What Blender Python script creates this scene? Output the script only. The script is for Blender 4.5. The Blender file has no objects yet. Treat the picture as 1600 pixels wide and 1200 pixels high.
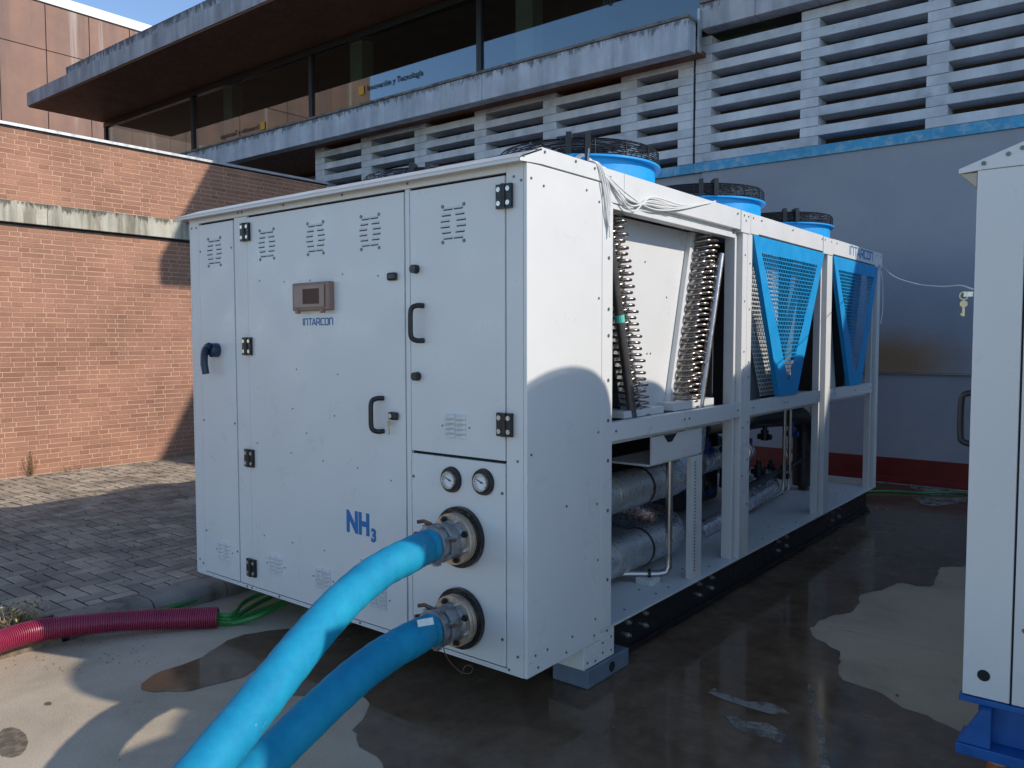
import bpy, bmesh, math, random
from mathutils import Vector, Matrix
random.seed(7)
S = bpy.context.scene
R = math.radians

# ---------------------------------------------------------------- camera
F = 1260.67; YAW = 0.671854791; PITCH = -0.0546413304; ROLL = -0.00147469
CAM = Vector((2.10638792, -2.75181529, 1.7))
fwd = Vector((-math.sin(YAW)*math.cos(PITCH), math.cos(YAW)*math.cos(PITCH), math.sin(PITCH)))
rgt0 = Vector((math.cos(YAW), math.sin(YAW), 0)); up0 = rgt0.cross(fwd)
rgt = rgt0*math.cos(ROLL)+up0*math.sin(ROLL); upv = -rgt0*math.sin(ROLL)+up0*math.cos(ROLL)
cd = bpy.data.cameras.new('camera'); cam = bpy.data.objects.new('camera', cd)
S.collection.objects.link(cam); S.camera = cam
m = Matrix.Identity(4)
for i in range(3):
    m[i][0] = rgt[i]; m[i][1] = upv[i]; m[i][2] = -fwd[i]; m[i][3] = CAM[i]
cam.matrix_world = m
cd.sensor_width = 36; cd.lens = F/1600*36; cd.clip_start = 0.05; cd.clip_end = 2000

# ---------------------------------------------------------------- light
SUN = Vector((1.54, .58, 1.0)).normalized()
w = bpy.data.worlds.new('World'); S.world = w; w.use_nodes = True
wn = w.node_tree.nodes; wl = w.node_tree.links
bg = wn['Background']; sk = wn.new('ShaderNodeTexSky'); sk.sky_type = 'NISHITA'; sk.sun_disc = False
sk.sun_elevation = math.asin(SUN.z); sk.sun_rotation = math.atan2(SUN.x, SUN.y)
sk.air_density = 1.0; sk.dust_density = .1; sk.ozone_density = 2.2; sk.altitude = 1500
wl.new(sk.outputs[0], bg.inputs[0]); bg.inputs[1].default_value = .135
sd = bpy.data.lights.new('sun', 'SUN'); sd.energy = 2.45; sd.angle = R(.55); sd.color = (1, .92, .82)
so = bpy.data.objects.new('sun', sd); S.collection.objects.link(so)
so.rotation_euler = SUN.to_track_quat('Z', 'Y').to_euler(); so.location = (20, 8, 15)
S.view_settings.view_transform = 'Standard'; S.view_settings.look = 'None'
S.view_settings.exposure = 0.68; S.view_settings.gamma = 1

# ---------------------------------------------------------------- helpers
def ray(px, py):
    return fwd+rgt*((px-800)/F)-upv*((py-600)/F)
def on(px, py, ax, v):
    d = ray(px, py); i = 'xyz'.index(ax); t = (v-CAM[i])/d[i]; return CAM+d*t
def atd(px, py, D): return CAM+ray(px, py)*D
def pix(P):
    d = Vector(P)-CAM; k = d.dot(fwd)
    return (800+F*d.dot(rgt)/k, 600-F*d.dot(upv)/k, k)

def link(o, parent=None):
    S.collection.objects.link(o)
    if parent is not None: o.parent = parent
    return o
def tag(o, label=None, cat=None, group=None, kind=None):
    if label: o['label'] = label
    if cat: o['category'] = cat
    if group: o['group'] = group
    if kind: o['kind'] = kind
    return o
def thing(name, label, cat, loc=(0, 0, 0), group=None, rz=0):
    o = bpy.data.objects.new(name, None); S.collection.objects.link(o); o.location = loc
    o.rotation_euler = (0, 0, rz); o.empty_display_size = .1
    return tag(o, label, cat, group)

class MB:
    def __init__(s): s.v = []; s.f = []
    def add(s, vs, fs):
        n = len(s.v); s.v += [tuple(v) for v in vs]; s.f += [tuple(i+n for i in f) for f in fs]; return s
    def box(s, x0, x1, y0, y1, z0, z1):
        vs = [(x, y, z) for z in (z0, z1) for y in (y0, y1) for x in (x0, x1)]
        return s.add(vs, [(0, 2, 3, 1), (4, 5, 7, 6), (0, 1, 5, 4), (2, 6, 7, 3), (0, 4, 6, 2), (1, 3, 7, 5)])
    def cyl(s, a, b, r, n=12, r2=None, caps=True):
        a = Vector(a); b = Vector(b); r2 = r if r2 is None else r2
        d = (b-a).normalized(); t = Vector((0, 0, 1)) if abs(d.z) < .9 else Vector((1, 0, 0))
        u = d.cross(t).normalized(); v = d.cross(u)
        vs = []
        for P, q in ((a, r), (b, r2)):
            for i in range(n):
                c = 2*math.pi*i/n; vs.append(P+(u*math.cos(c)+v*math.sin(c))*q)
        fs = [(i, (i+1) % n, n+(i+1) % n, n+i) for i in range(n)]
        if caps: fs += [tuple(range(n-1, -1, -1)), tuple(range(n, 2*n))]
        return s.add(vs, fs)
    def ring(s, a, b, r0, r1, n=32):
        a = Vector(a); b = Vector(b); d = (b-a).normalized(); t = Vector((0, 0, 1)) if abs(d.z) < .9 else Vector((1, 0, 0))
        u = d.cross(t).normalized(); v = d.cross(u); vs = []
        for P, q in ((a, r0), (b, r0), (b, r1), (a, r1)):
            for i in range(n):
                c = 2*math.pi*i/n; vs.append(P+(u*math.cos(c)+v*math.sin(c))*q)
        fs = []
        for k in range(4):
            A = k*n; B = ((k+1) % 4)*n
            fs += [(A+i, A+(i+1) % n, B+(i+1) % n, B+i) for i in range(n)]
        return s.add(vs, fs)
    def tube(s, pts, r, n=8, closed=False, rfun=None, caps=True):
        pts = [Vector(p) for p in pts]; N = len(pts); rings = []; prev = None
        for k, p in enumerate(pts):
            if closed: d = pts[(k+1) % N]-pts[k-1]
            else: d = pts[min(k+1, N-1)]-pts[max(k-1, 0)]
            d.normalize()
            if prev is None:
                t = Vector((0, 0, 1)) if abs(d.z) < .9 else Vector((1, 0, 0)); u = d.cross(t).normalized()
            else:
                u = (prev-d*prev.dot(d)).normalized()
            prev = u; v = d.cross(u); q = rfun(k) if rfun else r
            rings.append([p+(u*math.cos(2*math.pi*i/n)+v*math.sin(2*math.pi*i/n))*q for i in range(n)])
        vs = [x for rg in rings for x in rg]; fs = []
        for k in range(N if closed else N-1):
            A = k*n; B = ((k+1) % N)*n
            fs += [(A+i, A+(i+1) % n, B+(i+1) % n, B+i) for i in range(n)]
        if not closed and caps: fs += [tuple(range(n-1, -1, -1)), tuple(range((N-1)*n, N*n))]
        return s.add(vs, fs)
    def prism(s, poly, ax, a, b):
        """poly of 2D points, extruded along ax from a to b; ax 'x': (y,z) 'y': (x,z) 'z': (x,y)"""
        def P(p, t): return {'x': (t, p[0], p[1]), 'y': (p[0], t, p[1]), 'z': (p[0], p[1], t)}[ax]
        n = len(poly); vs = [P(p, a) for p in poly]+[P(p, b) for p in poly]
        fs = [tuple(range(n-1, -1, -1)), tuple(range(n, 2*n))]+[(i, (i+1) % n, n+(i+1) % n, n+i) for i in range(n)]
        return s.add(vs, fs)
    def mesh(s, name, mat, smooth=False):
        me = bpy.data.meshes.new(name); me.from_pydata(s.v, [], s.f); me.materials.append(mat)
        bm = bmesh.new(); bm.from_mesh(me); bmesh.ops.recalc_face_normals(bm, faces=bm.faces); bm.to_mesh(me); bm.free()
        if smooth:
            for p in me.polygons: p.use_smooth = len(p.vertices) <= 4
            try: me.set_sharp_from_angle(angle=R(38))
            except Exception: pass
        return me
    def build(s, name, mat, parent=None, smooth=False, bevel=0):
        o = bpy.data.objects.new(name, s.mesh(name, mat, smooth)); link(o, parent)
        if bevel:
            b = o.modifiers.new('bevel', 'BEVEL'); b.width = bevel; b.segments = 2; b.limit_method = 'ANGLE'
        return o
def inst(name, me, parent, loc=(0, 0, 0), rot=(0, 0, 0), sc=(1, 1, 1)):
    o = bpy.data.objects.new(name, me); link(o, parent); o.location = loc; o.rotation_euler = rot; o.scale = sc; return o

def catmull(P, k=8):
    P = [Vector(p) for p in P]; out = []
    Q = [P[0]*2-P[1]]+P+[P[-1]*2-P[-2]]
    for i in range(1, len(Q)-2):
        for j in range(k):
            t = j/k; a, b, c, d = Q[i-1:i+3]
            out.append(.5*((2*b)+(c-a)*t+(2*a-5*b+4*c-d)*t*t+(3*b-a-3*c+d)*t**3))
    out.append(P[-1]); return out

# ---------------------------------------------------------------- materials
def new(name):
    mt = bpy.data.materials.new(name); mt.use_nodes = True
    return mt, mt.node_tree.nodes, mt.node_tree.links, mt.node_tree.nodes['Principled BSDF']
def N(nodes, typ, **kw):
    n = nodes.new(typ)
    for k, v in kw.items():
        if k in n.inputs: n.inputs[k].default_value = v
        else: setattr(n, k, v)
    return n
def ramp(nodes, stops, interp='LINEAR'):
    n = nodes.new('ShaderNodeValToRGB'); n.color_ramp.interpolation = interp; e = n.color_ramp.elements
    while len(e) < len(stops): e.new(.5)
    for i, (p, c) in enumerate(stops):
        e[i].position = p; e[i].color = (c[0], c[1], c[2], 1) if hasattr(c, '__len__') else (c, c, c, 1)
    return n
def coords(nodes, links, scale=(1, 1, 1)):
    t = nodes.new('ShaderNodeNewGeometry'); mp = nodes.new('ShaderNodeMapping'); mp.inputs['Scale'].default_value = scale
    links.new(t.outputs['Position'], mp.inputs[0]); return mp.outputs[0]
def mixc(nodes, links, f, a, b, blend='MIX'):
    n = nodes.new('ShaderNodeMix'); n.data_type = 'RGBA'; n.blend_type = blend
    for sock, v in ((0, f), (6, a), (7, b)):
        if hasattr(v, 'is_output') or hasattr(v, 'links'): links.new(v, n.inputs[sock])
        elif sock == 0: n.inputs[0].default_value = v
        else: n.inputs[sock].default_value = (v[0], v[1], v[2], 1)
    return n.outputs[2]
def bump(nodes, links, h, strength, dist, bs):
    b = N(nodes, 'ShaderNodeBump'); b.inputs['Strength'].default_value = strength; b.inputs['Distance'].default_value = dist
    links.new(h, b.inputs['Height']); links.new(b.outputs[0], bs.inputs['Normal'])
def simple(name, col, rough=.5, metal=0, var=.12, scale=3, dirt=None, bmp=0, rvar=.1, spec=.5, bscale=60):
    mt, n, l, bs = new(name); c = coords(n, l)
    no = N(n, 'ShaderNodeTexNoise', Scale=scale, Detail=6, Roughness=.6); l.new(c, no.inputs['Vector'])
    lo = tuple(x*(1-var) for x in col); hi = tuple(min(1, x*(1+var)) for x in col)
    rp = ramp(n, [(.3, lo), (.7, hi)]); l.new(no.outputs[0], rp.inputs[0]); out = rp.outputs[0]
    if dirt:
        n2 = N(n, 'ShaderNodeTexNoise', Scale=dirt[1], Detail=8, Roughness=.7); l.new(c, n2.inputs['Vector'])
        r2 = ramp(n, [(dirt[2], 0), (dirt[2]+.15, 1)]); l.new(n2.outputs[0], r2.inputs[0])
        mlt = N(n, 'ShaderNodeMath', operation='MULTIPLY'); mlt.inputs[1].default_value = dirt[3]; l.new(r2.outputs[0], mlt.inputs[0])
        out = mixc(n, l, mlt.outputs[0], out, dirt[0])
    l.new(out, bs.inputs['Base Color'])
    n3 = N(n, 'ShaderNodeTexNoise', Scale=scale*4, Detail=4); l.new(c, n3.inputs['Vector'])
    r3 = ramp(n, [(.3, max(0, rough-rvar)), (.7, min(1, rough+rvar))]); l.new(n3.outputs[0], r3.inputs[0]); l.new(r3.outputs[0], bs.inputs['Roughness'])
    bs.inputs['Metallic'].default_value = metal; bs.inputs['Specular IOR Level'].default_value = spec
    if bmp:
        n4 = N(n, 'ShaderNodeTexNoise', Scale=bscale, Detail=4); l.new(c, n4.inputs['Vector']); bump(n, l, n4.outputs[0], bmp, .01, bs)
    return mt

WHITE = simple('white_paint', (.69, .69, .672), .34, var=.025, scale=1.2, dirt=((.5, .49, .46), 6, .62, .22), bmp=.02, bscale=350)
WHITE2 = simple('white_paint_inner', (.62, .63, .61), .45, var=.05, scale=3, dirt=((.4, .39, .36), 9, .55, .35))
GALV = simple('galvanized_steel', (.5, .54, .56), .42, metal=.7, var=.15, scale=14)
STEEL = simple('stainless_steel', (.48, .46, .44), .3, metal=1, var=.06, scale=6, rvar=.04)
COPPERISH = simple('tube_steel', (.36, .31, .275), .3, metal=1, var=.15, scale=12, rvar=.05)
DARKTUBE = simple('dark_header', (.13, .125, .125), .35, metal=.6, var=.2, scale=10)
BLACK = simple('black_plastic', (.013, .013, .015), .4, var=.2, scale=12)
BLACKM = simple('black_steel', (.012, .013, .016), .38, var=.3, scale=5, dirt=((.05, .04, .03), 8, .6, .3))
GUARD = simple('guard_wire', (.012, .012, .014), .3, var=.2, scale=12)
RUBBER = simple('black_foam', (.01, .01, .011), .22, var=.3, scale=20, bmp=.5, bscale=45)
GAP = simple('dark_interior', (.012, .013, .015), .8, var=.2)
FINS = simple('coil_fins', (.03, .032, .035), .6, var=.2, scale=40)
BLUE = simple('cowl_blue', (.006, .33, .72), .42, var=.05, scale=2)
BLUE2 = simple('cover_blue', (.006, .30, .64), .45, var=.06, scale=2.5)
NAVY = simple('navy_plastic', (.012, .03, .07), .35, var=.1)
LOGO = simple('logo_blue', (.008, .15, .40), .5, var=.05)
def wavy(mt):
    n = mt.node_tree.nodes; l = mt.node_tree.links; bs = n['Principled BSDF']; c = coords(n, l)
    a = N(n, 'ShaderNodeTexNoise', Scale=2.2, Detail=1); l.new(c, a.inputs['Vector'])
    b = N(n, 'ShaderNodeBump'); b.inputs['Strength'].default_value = .35; b.inputs['Distance'].default_value = .02; l.new(a.outputs[0], b.inputs['Height'])
    o = bs.inputs['Normal'].links[0].from_node; l.new(b.outputs[0], o.inputs['Normal'])
wavy(WHITE)
RIVET = simple('rivet_steel', (.16, .17, .18), .4, metal=.5, var=.2, scale=60)
SCREW = simple('zinc_screw', (.62, .6, .55), .3, metal=.8, var=.2, scale=60)
SIL = simple('aluminium_cladding', (.62, .65, .67), .34, metal=.7, var=.15, scale=8, bmp=.35, bscale=14, dirt=((.05, .05, .05), 10, .6, .4))
FOIL = simple('crinkled_foil', (.68, .71, .75), .28, metal=.75, var=.15, scale=9, bmp=1, bscale=26)
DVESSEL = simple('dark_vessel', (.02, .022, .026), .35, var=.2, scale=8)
VALVE = simple('valve_blue', (.01, .04, .2), .4, var=.3, scale=20)
BAND = simple('dark_clamp', (.05, .045, .04), .4, metal=.6)
FLANGE = simple('zinc_flange', (.58, .47, .36), .4, metal=.55, var=.25, scale=14, dirt=((.42, .24, .13), 12, .5, .7))
CAST = simple('cast_coupling', (.3, .31, .32), .45, metal=.6, var=.3, scale=22, dirt=((.08, .06, .05), 14, .55, .6), bmp=.2)
RUSTY = simple('rusty_clip', (.16, .09, .06), .6, metal=.4, var=.4, scale=30)
BROWNP = simple('smoked_brown_plastic', (.26, .165, .13), .5, var=.04, scale=4)
BROWNS = simple('smoked_screen', (.10, .058, .045), .6, var=.08, scale=12, spec=.2)
CABLEW = simple('white_cable', (.72, .72, .7), .5, var=.05)
PAPER = simple('paper_label', (.75, .78, .75), .6, var=.1, scale=90)
TEAL = simple('teal_tape', (.12, .6, .5), .5)
FOOTC = simple('foot_grey_blue', (.13, .17, .22), .45, var=.15, scale=8)
SKID = simple('skid_blue', (.012, .1, .33), .4, var=.2, scale=6, dirt=((.05, .06, .08), 9, .6, .4))
ORANGE = simple('orange_steel', (.42, .11, .03), .5, var=.2, scale=12)
GREENC = simple('green_cable', (.035, .23, .05), .4, var=.15, scale=10)
REDC = simple('magenta_conduit', (.33, .03, .075), .36, var=.15, scale=6, dirt=((.3, .2, .17), 14, .62, .35))
DIAL = simple('gauge_dial', (.75, .77, .8), .3, var=.03)
KEYM = simple('brass_key', (.5, .42, .28), .3, metal=.9)
FRAMEB = simple('anodised_dark', (.018, .019, .024), .4, var=.1)
SOFFIT = simple('wood_soffit', (.16, .062, .028), .55, var=.25, scale=2.5, bmp=.1)
ROOMW = simple('room_brown', (.12, .075, .05), .8, var=.3, scale=1.5)
ROOMD = simple('room_dark', (.3, .34, .32), .8, var=.2, scale=1.5)
CREAM = simple('cream_column', (.8, .74, .58), .7, var=.08)
REDP = simple('red_base_paint', (.17, .014, .011), .45, var=.25, scale=5, dirt=((.1, .03, .02), 7, .55, .5))
COPING = simple('metal_coping', (.55, .56, .57), .35, metal=.4, var=.12, scale=4)
STRIPE = simple('faded_blue_stripe', (.06, .33, .55), .6, var=.15, scale=3, dirt=((.34, .5, .56), 9, .48, .75))
LETTER = simple('dark_lettering', (.02, .022, .03), .6)
YELLOW = simple('yellow_mark', (.75, .38, .03), .5)

def hose_mat():
    mt, n, l, bs = new('blue_layflat_hose'); c = coords(n, l)
    n1 = N(n, 'ShaderNodeTexNoise', Scale=5, Detail=9, Roughness=.72); l.new(c, n1.inputs['Vector'])
    r1 = ramp(n, [(.3, (.006, .20, .37)), (.7, (.014, .33, .50))]); l.new(n1.outputs[0], r1.inputs[0])
    n2 = N(n, 'ShaderNodeTexNoise', Scale=9, Detail=9, Roughness=.75); l.new(c, n2.inputs['Vector'])
    r2 = ramp(n, [(.63, 0), (.69, .8)]); l.new(n2.outputs[0], r2.inputs[0])
    o = mixc(n, l, r2.outputs[0], r1.outputs[0], (.3, .5, .58)); l.new(o, bs.inputs['Base Color'])
    bs.inputs['Roughness'].default_value = .68; bs.inputs['Specular IOR Level'].default_value = .22
    n3 = N(n, 'ShaderNodeTexNoise', Scale=16, Detail=6, Roughness=.6); l.new(c, n3.inputs['Vector'])
    bump(n, l, n3.outputs[0], .12, .015, bs); return mt
HOSE = hose_mat()

def brick_mat():
    mt, n, l, bs = new('brick_clay'); c = coords(n, l)
    oi = N(n, 'ShaderNodeObjectInfo'); ge = N(n, 'ShaderNodeNewGeometry')
    a = N(n, 'ShaderNodeMath', operation='ADD'); l.new(oi.outputs['Random'], a.inputs[0]); l.new(ge.outputs['Random Per Island'], a.inputs[1])
    f = N(n, 'ShaderNodeMath', operation='FRACT'); l.new(a.outputs[0], f.inputs[0])
    r = ramp(n, [(0, (.33, .165, .105)), (.3, (.39, .2, .13)), (.7, (.42, .215, .14)), (1, (.38, .205, .13))]); l.new(f.outputs[0], r.inputs[0])
    no = N(n, 'ShaderNodeTexNoise', Scale=1.3, Detail=5); l.new(c, no.inputs['Vector'])
    r2 = ramp(n, [(.3, (.75, .75, .75)), (.7, (1.12, 1.1, 1.08))]); l.new(no.outputs[0], r2.inputs[0])
    o = mixc(n, l, 1.0, r.outputs[0], r2.outputs[0], 'MULTIPLY')
    n5 = N(n, 'ShaderNodeTexNoise', Scale=90, Detail=4); l.new(c, n5.inputs['Vector'])
    r5 = ramp(n, [(.3, (.8, .8, .8)), (.7, (1.1, 1.1, 1.1))]); l.new(n5.outputs[0], r5.inputs[0])
    o = mixc(n, l, 1.0, o, r5.outputs[0], 'MULTIPLY')
    l.new(o, bs.inputs['Base Color']); bs.inputs['Roughness'].default_value = .85
    bump(n, l, n5.outputs[0], .4, .01, bs); return mt
BRICK = brick_mat()
MORTAR = simple('mortar', (.60, .38, .27), .9, var=.2, scale=6, bmp=.3)

def streak_conc(name, base, dark, light, vs=9, topz=None, depth=.5):
    """weathered concrete with vertical streaks below its upper edge"""
    mt, n, l, bs = new(name); c = coords(n, l, (1, 1, 1)); cs = coords(n, l, (vs, vs, vs*.09))
    n1 = N(n, 'ShaderNodeTexNoise', Scale=1, Detail=6, Roughness=.65); l.new(cs, n1.inputs['Vector'])
    r1 = ramp(n, [(.38, dark), (.55, base), (.75, light)]); l.new(n1.outputs[0], r1.inputs[0]); out = r1.outputs[0]
    n2 = N(n, 'ShaderNodeTexNoise', Scale=2.2, Detail=8, Roughness=.65); l.new(c, n2.inputs['Vector'])
    r2 = ramp(n, [(.3, (.78, .78, .8)), (.7, (1.1, 1.1, 1.1))]); l.new(n2.outputs[0], r2.inputs[0])
    out = mixc(n, l, 1.0, out, r2.outputs[0], 'MULTIPLY')
    if topz is not None:
        sp = N(n, 'ShaderNodeSeparateXYZ'); l.new(c, sp.inputs[0])
        mr = N(n, 'ShaderNodeMapRange'); mr.inputs[1].default_value = topz-depth; mr.inputs[2].default_value = topz
        l.new(sp.outputs[2], mr.inputs[0])
        cs2 = coords(n, l, (7, 7, 2.2)); n3 = N(n, 'ShaderNodeTexNoise', Scale=1.6, Detail=9, Roughness=.75); l.new(cs2, n3.inputs['Vector'])
        ad = N(n, 'ShaderNodeMath', operation='MULTIPLY_ADD'); l.new(mr.outputs[0], ad.inputs[0]); ad.inputs[1].default_value = .34; l.new(n3.outputs[0], ad.inputs[2])
        r3 = ramp(n, [(.72, 0), (.80, .85)]); l.new(ad.outputs[0], r3.inputs[0])
        out = mixc(n, l, r3.outputs[0], out, tuple(x*.28 for x in dark))
    l.new(out, bs.inputs['Base Color']); bs.inputs['Roughness'].default_value = .85
    n4 = N(n, 'ShaderNodeTexNoise', Scale=40, Detail=6); l.new(c, n4.inputs['Vector']); bump(n, l, n4.outputs[0], .35, .01, bs)
    return mt
BANDC = streak_conc('band_concrete', (.5, .47, .38), (.26, .24, .18), (.58, .55, .46), 9, 3.318, .16)
BEAMC = streak_conc('beam_concrete', (.52, .58, .65), (.4, .45, .51), (.66, .7, .75), 4, 5.84, .22)
BEAMC2 = streak_conc('beam_concrete_right', (.48, .5, .54), (.33, .35, .39), (.58, .6, .63), 4, 6.1, .22)
CANC = streak_conc('canopy_concrete', (.42, .44, .48), (.3, .31, .34), (.52, .54, .57), 5, 8.1, .45)
LOUV = streak_conc('louver_concrete', (.66, .70, .73), (.54, .57, .6), (.74, .77, .79), 2.5)
LOUVD = simple('louver_concrete_aged', (.52, .56, .6), .85, var=.2, scale=4, dirt=((.16, .2, .25), 2.4, .55, .6), bmp=.2)

def ground_mat(name, c0, c1, c2, rough=.85):
    mt, n, l, bs = new(name); c = coords(n, l)
    n1 = N(n, 'ShaderNodeTexNoise', Scale=1.1, Detail=9, Roughness=.62, Distortion=.4); l.new(c, n1.inputs['Vector'])
    r1 = ramp(n, [(.3, c0), (.5, c1), (.72, c2)]); l.new(n1.outputs[0], r1.inputs[0])
    n2 = N(n, 'ShaderNodeTexNoise', Scale=120, Detail=4); l.new(c, n2.inputs['Vector'])
    r2 = ramp(n, [(.3, (.84, .84, .84)), (.7, (1.08, 1.08, 1.08))]); l.new(n2.outputs[0], r2.inputs[0])
    o = mixc(n, l, 1.0, r1.outputs[0], r2.outputs[0], 'MULTIPLY')
    n5 = N(n, 'ShaderNodeTexNoise', Scale=3.3, Detail=9, Roughness=.7); l.new(c, n5.inputs['Vector'])
    r5 = ramp(n, [(.62, 0), (.72, .5)]); l.new(n5.outputs[0], r5.inputs[0])
    o = mixc(n, l, r5.outputs[0], o, tuple(x*.55 for x in c0))
    l.new(o, bs.inputs['Base Color']); bs.inputs['Roughness'].default_value = rough
    bump(n, l, n2.outputs[0], .25, .01, bs); return mt
CONC = ground_mat('yard_concrete', (.36, .29, .20), (.52, .42, .30), (.61, .505, .375))
DRYC = ground_mat('dry_scum', (.19, .17, .14), (.25, .225, .19), (.33, .305, .265))
def fade(mt):
    n = mt.node_tree.nodes; l = mt.node_tree.links; bs = n['Principled BSDF']; c = coords(n, l)
    no = N(n, 'ShaderNodeTexNoise', Scale=7, Detail=9, Roughness=.75); l.new(c, no.inputs['Vector'])
    rp = ramp(n, [(.38, 0), (.56, 1)]); l.new(no.outputs[0], rp.inputs[0]); l.new(rp.outputs[0], bs.inputs['Alpha'])
fade(DRYC)
PAVE = simple('paver_concrete', (.37, .315, .235), .85, var=.3, scale=3, dirt=((.12, .095, .08), 1.3, .55, .55), bmp=.3)
def pave_var():
    mt = PAVE; n = mt.node_tree.nodes; l = mt.node_tree.links; bs = n['Principled BSDF']
    src = bs.inputs['Base Color'].links[0].from_socket
    oi = N(n, 'ShaderNodeObjectInfo'); ge = N(n, 'ShaderNodeNewGeometry')
    a = N(n, 'ShaderNodeMath', operation='ADD'); l.new(oi.outputs['Random'], a.inputs[0]); l.new(ge.outputs['Random Per Island'], a.inputs[1])
    f = N(n, 'ShaderNodeMath', operation='FRACT'); l.new(a.outputs[0], f.inputs[0])
    r = ramp(n, [(0, (.7, .7, .72)), (1, (1.15, 1.12, 1.1))]); l.new(f.outputs[0], r.inputs[0])
    l.new(mixc(n, l, 1.0, src, r.outputs[0], 'MULTIPLY'), bs.inputs['Base Color'])
pave_var()
SAND = simple('joint_soil', (.022, .018, .014), .95, var=.4, scale=12)
KERB = simple('kerb_stone', (.27, .235, .19), .85, var=.3, scale=4, dirt=((.05, .045, .035), 3, .5, .8), bmp=.35)
def wet_mat():
    mt, n, l, bs = new('wet_concrete'); c = coords(n, l)
    n1 = N(n, 'ShaderNodeTexNoise', Scale=1.6, Detail=8, Roughness=.65); l.new(c, n1.inputs['Vector'])
    r1 = ramp(n, [(.3, (.10, .066, .042)), (.55, (.165, .115, .075)), (.75, (.22, .165, .115))]); l.new(n1.outputs[0], r1.inputs[0])
    n2 = N(n, 'ShaderNodeTexNoise', Scale=9, Detail=8, Roughness=.7); l.new(c, n2.inputs['Vector'])
    r2 = ramp(n, [(.35, (.75, .72, .7)), (.7, (1.15, 1.1, 1.05))]); l.new(n2.outputs[0], r2.inputs[0])
    l.new(mixc(n, l, 1.0, r1.outputs[0], r2.outputs[0], 'MULTIPLY'), bs.inputs['Base Color'])
    r3 = ramp(n, [(.36, .04), (.52, .13), (.7, .38)]); l.new(n1.outputs[0], r3.inputs[0]); l.new(r3.outputs[0], bs.inputs['Roughness'])
    bs.inputs['IOR'].default_value = 1.33; bs.inputs['Specular IOR Level'].default_value = .4
    n4 = N(n, 'ShaderNodeTexNoise', Scale=5, Detail=3); l.new(c, n4.inputs['Vector']); bump(n, l, n4.outputs[0], .03, .01, bs)
    return mt
WET = wet_mat()

def plaster():
    mt, n, l, bs = new('grey_blue_plaster'); c = coords(n, l)
    n1 = N(n, 'ShaderNodeTexNoise', Scale=.8, Detail=7, Roughness=.6); l.new(c, n1.inputs['Vector'])
    r1 = ramp(n, [(.3, (.28, .30, .335)), (.7, (.36, .375, .40))]); l.new(n1.outputs[0], r1.inputs[0])
    # warm reflected light painted into the wall colour, ending at the ledge
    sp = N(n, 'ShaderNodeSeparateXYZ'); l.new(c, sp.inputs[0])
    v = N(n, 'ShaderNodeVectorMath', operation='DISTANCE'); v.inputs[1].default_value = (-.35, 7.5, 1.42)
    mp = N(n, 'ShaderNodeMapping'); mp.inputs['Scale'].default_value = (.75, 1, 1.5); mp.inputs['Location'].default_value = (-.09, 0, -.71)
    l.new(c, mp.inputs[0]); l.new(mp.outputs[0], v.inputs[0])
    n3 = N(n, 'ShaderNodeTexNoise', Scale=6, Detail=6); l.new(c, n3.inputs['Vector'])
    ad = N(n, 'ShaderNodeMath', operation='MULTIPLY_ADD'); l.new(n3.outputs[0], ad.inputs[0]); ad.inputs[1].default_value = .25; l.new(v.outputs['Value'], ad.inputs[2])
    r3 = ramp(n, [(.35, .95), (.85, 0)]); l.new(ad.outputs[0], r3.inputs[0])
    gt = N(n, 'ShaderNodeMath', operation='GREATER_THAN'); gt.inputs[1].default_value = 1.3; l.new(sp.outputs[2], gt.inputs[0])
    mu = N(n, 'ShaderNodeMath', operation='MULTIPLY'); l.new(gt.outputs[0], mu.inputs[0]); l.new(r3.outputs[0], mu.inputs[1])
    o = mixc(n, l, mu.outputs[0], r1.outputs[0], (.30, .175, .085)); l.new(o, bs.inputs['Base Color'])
    bs.inputs['Roughness'].default_value = .75
    n4 = N(n, 'ShaderNodeTexNoise', Scale=30, Detail=6); l.new(c, n4.inputs['Vector']); bump(n, l, n4.outputs[0], .25, .01, bs)
    return mt
PLAST = plaster()

def rust_wall():
    mt, n, l, bs = new('terracotta_panel'); c = coords(n, l); cs = coords(n, l, (1.2, 1.2, .12))
    n1 = N(n, 'ShaderNodeTexNoise', Scale=1.3, Detail=8, Roughness=.65); l.new(cs, n1.inputs['Vector'])
    r1 = ramp(n, [(.3, (.17, .105, .085)), (.5, (.26, .145, .105)), (.75, (.33, .165, .11))]); l.new(n1.outputs[0], r1.inputs[0])
    n2 = N(n, 'ShaderNodeTexNoise', Scale=1.1, Detail=8, Roughness=.7); l.new(c, n2.inputs['Vector'])
    r2 = ramp(n, [(.3, (.8, .82, .85)), (.7, (1.1, 1.08, 1.05))]); l.new(n2.outputs[0], r2.inputs[0])
    o = mixc(n, l, 1.0, r1.outputs[0], r2.outputs[0], 'MULTIPLY')
    # pale run-off streaks
    cs2 = coords(n, l, (2.1, 2.1, .05)); n3 = N(n, 'ShaderNodeTexNoise', Scale=1, Detail=5, Roughness=.6); l.new(cs2, n3.inputs['Vector'])
    r3 = ramp(n, [(.62, 0), (.72, .6)]); l.new(n3.outputs[0], r3.inputs[0]); o = mixc(n, l, r3.outputs[0], o, (.55, .5, .45))
    l.new(o, bs.inputs['Base Color']); bs.inputs['Roughness'].default_value = .7; return mt
RUSTW = rust_wall()

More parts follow.
